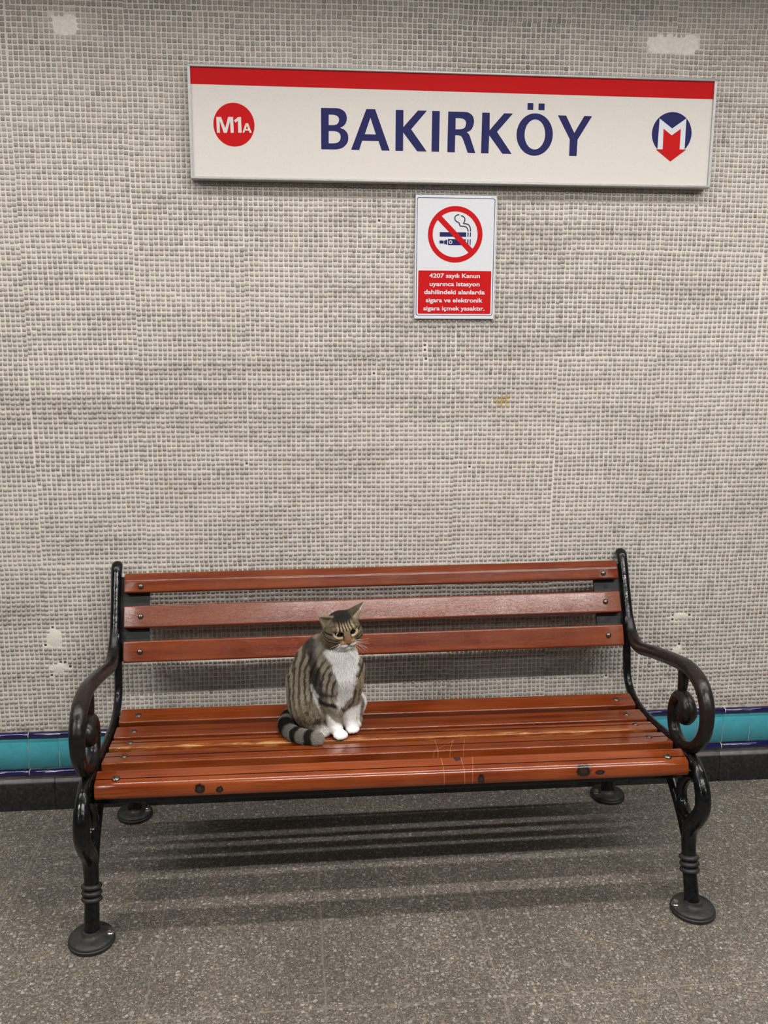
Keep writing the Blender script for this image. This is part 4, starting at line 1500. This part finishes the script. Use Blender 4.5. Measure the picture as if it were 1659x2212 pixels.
    paint(tm * smoothstep(0.85, 0.88, tt_), grey * 1.1)
    # ---- head
    hm = smoothstep(0.070, 0.064, np.linalg.norm(H / np.array((1, 1, 1.0)), axis=1)) * smoothstep(-0.050, -0.044, hu) * (hf > -0.055)
    is_head = np.maximum(hm * smoothstep(0.652, 0.660, z), (hu > 0.03) * 1.0)
    base_h = np.repeat(np.array((0.190, 0.142, 0.088))[None], n, 0)
    base_h = base_h * (1 + 0.30 * n2[:, None] + 0.25 * n3[:, None])
    Cb = C.copy()
    C = base_h

    def bump_(v, c, w):
        return smoothstep(w, w * 0.35, abs(v - c))
    # pale tan of brow and temples
    paint(0.75 * smoothstep(0.0, 0.012, hu) * smoothstep(0.012, 0.022, hf) * (hu < 0.036) * smoothstep(0.030, 0.022, abs(hx)), (0.420, 0.320, 0.200))
    # crown
    paint(smoothstep(0.026, 0.034, hu) * smoothstep(0.034, 0.018, abs(hx)) * 0.95, dark)
    # forehead lines
    fz = smoothstep(0.010, 0.018, hu) * smoothstep(0.0, 0.012, hf)
    spread = 1.0 + 0.35 * smoothstep(0.030, 0.012, hu)
    xx = hx / spread
    for c0, w in ((0.0, 0.0021), (-0.0068, 0.0021), (0.0068, 0.0021), (-0.0140, 0.0023), (0.0140, 0.0023)):
        paint(fz * bump_(xx + 0.0006 * n2, c0, w), dark)
    for c0 in (-0.023, 0.023):
        paint(fz * 0.6 * bump_(xx + 0.002 * n1, c0, 0.004), dark)
    # lines from the outer eye corner and across the cheek
    for sg in (-1, 1):
        xs = hx * sg
        paint(bump_(hu - 0.0055 + 0.10 * (xs - 0.026) + 0.001 * n2, 0.0, 0.0030) * smoothstep(0.026, 0.030, xs) * 0.95, dark)
        paint(bump_(hu + 0.0120 - 0.25 * (xs - 0.024) + 0.0015 * n2, 0.0, 0.0026) * smoothstep(0.020, 0.025, xs) * 0.85, dark)
        paint(bump_(hu + 0.0225 - 0.30 * (xs - 0.022) + 0.0015 * n2, 0.0, 0.0028) * smoothstep(0.018, 0.024, xs) * 0.85, dark)
        # pale rim round the eye, wide below and inwards
        e = np.array(EYES[0 if sg < 0 else 1])
        dx, du = (hx - e[0]), (hu - e[2])
        rim = np.sqrt((dx / 0.0145) ** 2 + ((du + 0.0025) / 0.0105) ** 2)
        face = smoothstep(0.018, 0.026, hf)
        paint(face * smoothstep(1.12, 0.92, rim) * smoothstep(0.006, 0.0, du) * 0.95, (0.66, 0.52, 0.32))
        rim2 = np.sqrt((dx / 0.0108) ** 2 + (du / 0.0078) ** 2)
        paint(face * smoothstep(1.12, 0.98, rim2), (0.012, 0.010, 0.009))
        # dark tear line beside the nose
        d, _ = seg_dist(np.stack([xs, hu], 1) @ np.array([[1, 0, 0], [0, 1, 0]]), (0.0098, 0.0045, 0), (0.0088, -0.0090, 0))
        paint(face * smoothstep(0.0026, 0.0012, d), dark)
    # nose bridge and muzzle
    face = smoothstep(0.026, 0.034, hf)
    paint(face * smoothstep(0.0100, 0.0070, abs(hx)) * smoothstep(0.012, 0.004, hu) * smoothstep(-0.016, -0.012, hu), (0.245, 0.160, 0.098))
    paint(face * smoothstep(0.0105, 0.0080, abs(hx)) * smoothstep(0.000, -0.005, hu) * smoothstep(-0.020, -0.016, hu), (0.300, 0.135, 0.065))
    mz = smoothstep(0.0235, 0.0195, abs(hx) + 0.0015 * n2) * smoothstep(-0.0155, -0.0185, hu + 0.10 * abs(hx)) * smoothstep(0.022, 0.030, hf)
    paint(mz, white)
    paint(face * smoothstep(0.0200, 0.0160, abs(hx)) * smoothstep(0.006, 0.0095, abs(hx)) * bump_(hu, -0.0125, 0.0045) * 0.8, (0.40, 0.245, 0.12))
    paint(smoothstep(-0.026, -0.030, hu) * (hf > 0.015) * smoothstep(0.026, 0.021, abs(hx)), white)
    # mouth line
    paint(smoothstep(0.036, 0.042, hf) * smoothstep(0.0016, 0.0008, abs(hu + 0.0290 + 0.35 * abs(hx) - 0.004)) * smoothstep(0.016, 0.012, abs(hx)) * 0.6, (0.16, 0.085, 0.065))
    # ears: pale inside, dark back
    on_ear = np.zeros(n, bool)
    for (i_, o_, t_, g_), sg in ((EAR_L, -1), (EAR_R, 1)):
        i_, o_, t_, g_ = (np.array(v_) for v_ in (i_, o_, t_, g_))
        hh = np.stack([hx, hf, hu], 1)
        ax = t_ - (i_ + o_) / 2
        wv = o_ - i_
        nv = np.cross(ax, wv)
        nv = nv / np.linalg.norm(nv)
        if nv[1] < 0:
            nv = -nv
        along = (hh - (i_ + o_) / 2) @ ax / (ax @ ax)
        nl = np.stack([Nn @ HR, Nn @ HF, Nn @ HU], 1)
        onear = (along > 0.10) & (hu > 0.016) & (hx * sg > 0.014) & (np.linalg.norm(hh - (i_ + o_) / 2 - np.clip(along, 0, 1)[:, None] * ax, axis=1) < 0.026)
        on_ear |= onear
        inside = nl @ nv
        if sg > 0:
            inside = np.where(hx > 0.0250 + 0.0430 * np.clip(along, 0, 1), 1.0, -1.0) * 0.5
        paint(onear * smoothstep(-0.05, 0.25, inside) * 0.95, (0.50, 0.42, 0.32) if sg > 0 else (0.25, 0.20, 0.14))
        paint(onear * smoothstep(0.05, -0.2, inside) * 0.85, (0.060, 0.046, 0.034))
    Ch = C
    m = np.clip(is_head, 0, 1)[:, None]
    C = Cb * (1 - m) + Ch * m
    # ---- hair length and lie
    wh = np.clip(bibm, 0, 1)
    L = np.full(n, 0.0085)
    L = L + 0.004 * wh
    L = np.where((x > -0.098) & (y > 0.282) & (z < 0.53), 0.014, L)
    ztaper = smoothstep(0.440, 0.500, z)
    leg = np.maximum(lm, lm2)
    L = np.where((leg > 0.4) & (z < 0.55), 0.0065, L)
    L = np.where((z < 0.475) & (y < 0.262) & (x > -0.165), 0.0042, L)
    L = np.where((z < 0.444) & (y < 0.262) & (x > -0.165), 0.0020, L)
    L = np.where(z < 0.432, np.minimum(L, 0.0030), L)
    L = np.where(tm > 0.5, 0.0085, L)
    L = L * (1 - m[:, 0]) + 0.0050 * m[:, 0]
    L = np.where((m[:, 0] > 0.5) & (hf > 0.030), 0.0022, L)
    L = np.where((m[:, 0] > 0.5) & (abs(hx) > 0.030) & (hu < -0.004) & (hf < 0.030), 0.0075, L)
    L = np.where(on_ear, 0.0016, L)
    flow = np.repeat(np.array((-0.15, 0.25, -1.0))[None], n, 0)
    flow = np.where(wh[:, None] > 0.4, np.array((0.05, -0.35, -1.0))[None], flow)
    hfl = H - (HF * 0.060 + HU * -0.012)[None]
    flow = np.where(m > 0.5, hfl / (np.linalg.norm(hfl, axis=1, keepdims=True) + 1e-9), flow)
    # tail hair lies along the tail
    tp = np.array(catmull(TAIL, 4))
    ti = np.clip((tt_ * (len(tp) - 1)).astype(int), 0, len(tp) - 2)
    tdir = tp[ti + 1] - tp[ti]
    tdir = tdir / np.linalg.norm(tdir, axis=1, keepdims=True)
    flow = np.where((tm > 0.5)[:, None], tdir, flow)
    return np.clip(C, 0.004, 0.92), L, flow


cat = empty('cat', (0, 0, 0), 0, 'tabby cat with white chest and paws sitting on the bench seat', 'cat')
_c, _s = math.cos(BENCH_ROT), math.sin(BENCH_ROT)
cat.location = (_c * CAT_BASE[0] - _s * CAT_BASE[1], BENCH_Y + _s * CAT_BASE[0] + _c * CAT_BASE[1], CAT_BASE[2])
cat.rotation_euler = (0, 0, BENCH_ROT)

D_, lo_, h_ = grid_sdf()
CV, CQ = surface_nets(D_, lo_, h_)
# keep the largest connected piece
par = np.arange(len(CV))
e = np.concatenate([CQ[:, [0, 1]], CQ[:, [1, 2]], CQ[:, [2, 3]]])
for _ in range(200):
    a, b2 = par[e[:, 0]], par[e[:, 1]]
    mn = np.minimum(a, b2)
    old = par.copy()
    np.minimum.at(par, e[:, 0], mn)
    np.minimum.at(par, e[:, 1], mn)
    par = par[par]
    if (old == par).all():
        break
lab, cnt = np.unique(par, return_counts=True)
big = lab[cnt.argmax()]
keep_v = par == big
rem = np.cumsum(keep_v) - 1
CQ = rem[CQ[keep_v[CQ[:, 0]]]]
CV = CV[keep_v]
# light smoothing
for _ in range(2):
    acc = np.zeros_like(CV)
    num = np.zeros(len(CV))
    for i, j in ((0, 1), (1, 2), (2, 3), (3, 0)):
        for p_, q_ in ((i, j), (j, i)):
            np.add.at(acc, CQ[:, p_], CV[CQ[:, q_]])
            np.add.at(num, CQ[:, p_], 1)
    CV = 0.55 * CV + 0.45 * acc / num[:, None]
fn_ = np.cross(CV[CQ[:, 2]] - CV[CQ[:, 0]], CV[CQ[:, 3]] - CV[CQ[:, 1]])
VN = np.zeros_like(CV)
for i in range(4):
    np.add.at(VN, CQ[:, i], fn_)
VN /= np.linalg.norm(VN, axis=1, keepdims=True) + 1e-12
ctr = CV.mean(0)
VC, VL, VF = coat(CV, VN)


def mat_fur(name, attr_type):
    t = NT(name)
    at = t.n('ShaderNodeAttribute', attribute_name='tint')
    t.set(color=at.outputs['Color'], rough=0.65, spec=0.25)
    return t.m


M_SKIN = mat_fur('cat_undercoat', 'POINT')
M_FUR = mat_fur('cat_fur', 'CURVE')
me = bpy.data.meshes.new('body')
me.from_pydata((CV - CAT_BASE).tolist(), [], CQ.tolist())
at_ = me.attributes.new('tint', 'FLOAT_COLOR', 'POINT')
at_.data.foreach_set('color', np.concatenate([VC, np.ones((len(VC), 1))], 1).astype(np.float32).ravel())
body = link_mesh('body', me, M_SKIN, cat)

# fur: individual hairs rooted on the body
area = np.linalg.norm(fn_, axis=1) / 2
zc_ = CV[CQ].mean(1)
Hc = zc_ - HEAD
dens = 1.0 + 1.2 * (np.linalg.norm(Hc, axis=1) < 0.07)
prob = area * dens
prob /= prob.sum()
NH = 190000
fi = RNG.choice(len(CQ), NH, p=prob)
uv = RNG.random((NH, 2))
w4 = np.stack([(1 - uv[:, 0]) * (1 - uv[:, 1]), uv[:, 0] * (1 - uv[:, 1]), uv[:, 0] * uv[:, 1], (1 - uv[:, 0]) * uv[:, 1]], 1)
HP_ = (CV[CQ[fi]] * w4[..., None]).sum(1)
HN = (VN[CQ[fi]] * w4[..., None]).sum(1)
HN /= np.linalg.norm(HN, axis=1, keepdims=True)
HC, HL, HFl = coat(HP_, HN)
hh_ = HP_ - HEAD
ok = np.ones(NH, bool)
for ex, ef, eu in EYES:
    dx_, df_, du_ = hh_ @ HR - ex, hh_ @ HF - ef, hh_ @ HU - eu
    ok &= ~((np.sqrt((dx_ / 0.0118) ** 2 + (du_ / 0.0085) ** 2) < 1) & (df_ > -0.004))
ok &= ~((abs(hh_ @ HR) < 0.0085) & (abs(hh_ @ HU + 0.0155) < 0.0062) & (hh_ @ HF > 0.046))
ok &= HP_[:, 2] > 0.4195
HP_, HN, HC, HL, HFl = HP_[ok], HN[ok], HC[ok], HL[ok], HFl[ok]
NH = len(HP_)
tang = HFl - (HFl * HN).sum(1)[:, None] * HN
tl = np.linalg.norm(tang, axis=1, keepdims=True)
tang = tang / (tl + 1e-6)
jit = RNG.normal(0, 0.15, (NH, 3))
L_ = HL * RNG.uniform(0.7, 1.2, NH)
d0 = HN * 0.60 + tang * 0.80 + jit * 0.6
d0 /= np.linalg.norm(d0, axis=1, keepdims=True)
d1 = HN * 0.18 + tang * 1.0 + jit
d1 /= np.linalg.norm(d1, axis=1, keepdims=True)
pts = np.stack([HP_ - HN * 0.0008, HP_ + d0 * (L_ * 0.35)[:, None], HP_ + d0 * (L_ * 0.35)[:, None] + (d0 * 0.4 + d1 * 0.6) * (L_ * 0.33)[:, None], HP_ + d0 * (L_ * 0.35)[:, None] + (d0 * 0.4 + d1 * 0.6) * (L_ * 0.33)[:, None] + d1 * (L_ * 0.36)[:, None]], 1)
pts[..., 2] = np.maximum(pts[..., 2], 0.4185)
pts -= CAT_BASE
HC = HC * (1 + RNG.normal(0, 0.16, NH))[:, None]
HC = np.clip(HC, 0.004, 0.93)
hc = bpy.data.hair_curves.new('fur')
hc.add_curves([4] * NH)
hc.attributes['position'].data.foreach_set('vector', pts.astype(np.float32).ravel())
ra = hc.attributes.get('radius') or hc.attributes.new('radius', 'FLOAT', 'POINT')
thick = np.where(L_ > 0.006, 1.0, 0.75)
ra.data.foreach_set('value', (thick[:, None] * np.array((0.00026, 0.00025, 0.00019, 0.00006))[None]).astype(np.float32).ravel())
ca_ = hc.attributes.new('tint', 'FLOAT_COLOR', 'CURVE')
ca_.data.foreach_set('color', np.concatenate([HC, np.ones((NH, 1))], 1).astype(np.float32).ravel())
hc.materials.append(M_FUR)
fur = bpy.data.objects.new('fur', hc)
COL.objects.link(fur)
fur.parent = body

# eyes
M_EYE = NT('cat_eye')
_at = M_EYE.n('ShaderNodeAttribute', attribute_name='tint')
M_EYE = M_EYE.set(color=_at.outputs['Color'], rough=0.15, coat=0.3, coat_rough=0.03, spec=0.3)
GAZE = HF * 0.93 + HR * 0.05 - HU * 0.20
GAZE /= np.linalg.norm(GAZE)
for ex, ef, eu in EYES:
    c = hp(ex, ef, eu)
    b = MB()
    R_ = 0.0100
    th = np.linspace(0.04, PI - 0.05, 34)
    b.lathe(c - CAT_BASE, tuple(GAZE), [(R_ * math.sin(t), R_ * math.cos(t)) for t in th], 36)
    o = b.build('eye', M_EYE, cat)
    co = np.array(b.v) + CAT_BASE - c
    cth = (co @ GAZE) / R_
    col = np.where((cth > 0.66)[:, None], np.array((0.004, 0.004, 0.004)), np.where((cth > 0.50)[:, None], np.array((0.74, 0.66, 0.38)), np.array((0.012, 0.010, 0.008))))
    a2 = o.data.attributes.new('tint', 'FLOAT_COLOR', 'POINT')
    a2.data.foreach_set('color', np.concatenate([col, np.ones((len(col), 1))], 1).astype(np.float32).ravel())
# nose leather
M_NOSE = plain('nose_leather', (0.040, 0.020, 0.017), 0.4, mottling=0.2, scale=900)
b = MB()
N_ = 24
ring = []
for k in range(N_):
    a = 2 * PI * k / N_
    s_, c_ = math.sin(a), math.cos(a)
    wdt = 0.0088 * (0.80 + 0.55 * s_) if s_ < 0 else 0.0088 * (0.80 + 0.2 * abs(c_))
    ring.append((c_ * wdt, s_ * (0.0062 if s_ < 0 else 0.0038)))
vs_ = [hp(a_, 0.0520, -0.0150 + b_) - CAT_BASE for a_, b_ in ring] + [hp(a_ * 0.85, 0.0580, -0.0152 + b_ * 0.85) - CAT_BASE for a_, b_ in ring] + [hp(a_ * 0.45, 0.0600, -0.0152 + b_ * 0.45) - CAT_BASE for a_, b_ in ring] + [hp(0, 0.0606, -0.0152) - CAT_BASE]
fs = []
for r_ in range(2):
    fs += [(r_ * N_ + k, r_ * N_ + (k + 1) % N_, (r_ + 1) * N_ + (k + 1) % N_, (r_ + 1) * N_ + k) for k in range(N_)]
fs += [(2 * N_ + k, 2 * N_ + (k + 1) % N_, 3 * N_) for k in range(N_)]
b.add(vs_, fs)
b.build('nose', M_NOSE, cat)
# whiskers
M_WHISK = plain('whisker_white', (0.80, 0.76, 0.70), 0.4)
for sg in (-1, 1):
    for k in range(7):
        u0 = -0.0165 - 0.0022 * (k % 4)
        x0 = (0.0110 + 0.0016 * (k % 3)) * sg
        ln = random.uniform(0.038, 0.052) if sg > 0 else random.uniform(0.030, 0.044)
        el = math.radians(random.uniform(-4, 8) - 7.5 * k)
        az = math.radians(random.uniform(8, 24))
        P_ = []
        for i in range(9):
            t = i / 8
            droop = -0.22 * ln * t * t
            P_.append(hp(x0 + sg * ln * t * math.cos(el) * math.cos(az), 0.0515 - 0.006 + ln * t * math.sin(az) * (1 - 0.9 * t), u0 + ln * t * math.sin(el) + droop) - CAT_BASE)
        b = MB()
        b.tube3(P_, [0.00042 * (1 - 0.75 * i / 8) for i in range(9)], 6)
        b.build('whisker', M_WHISK, cat)
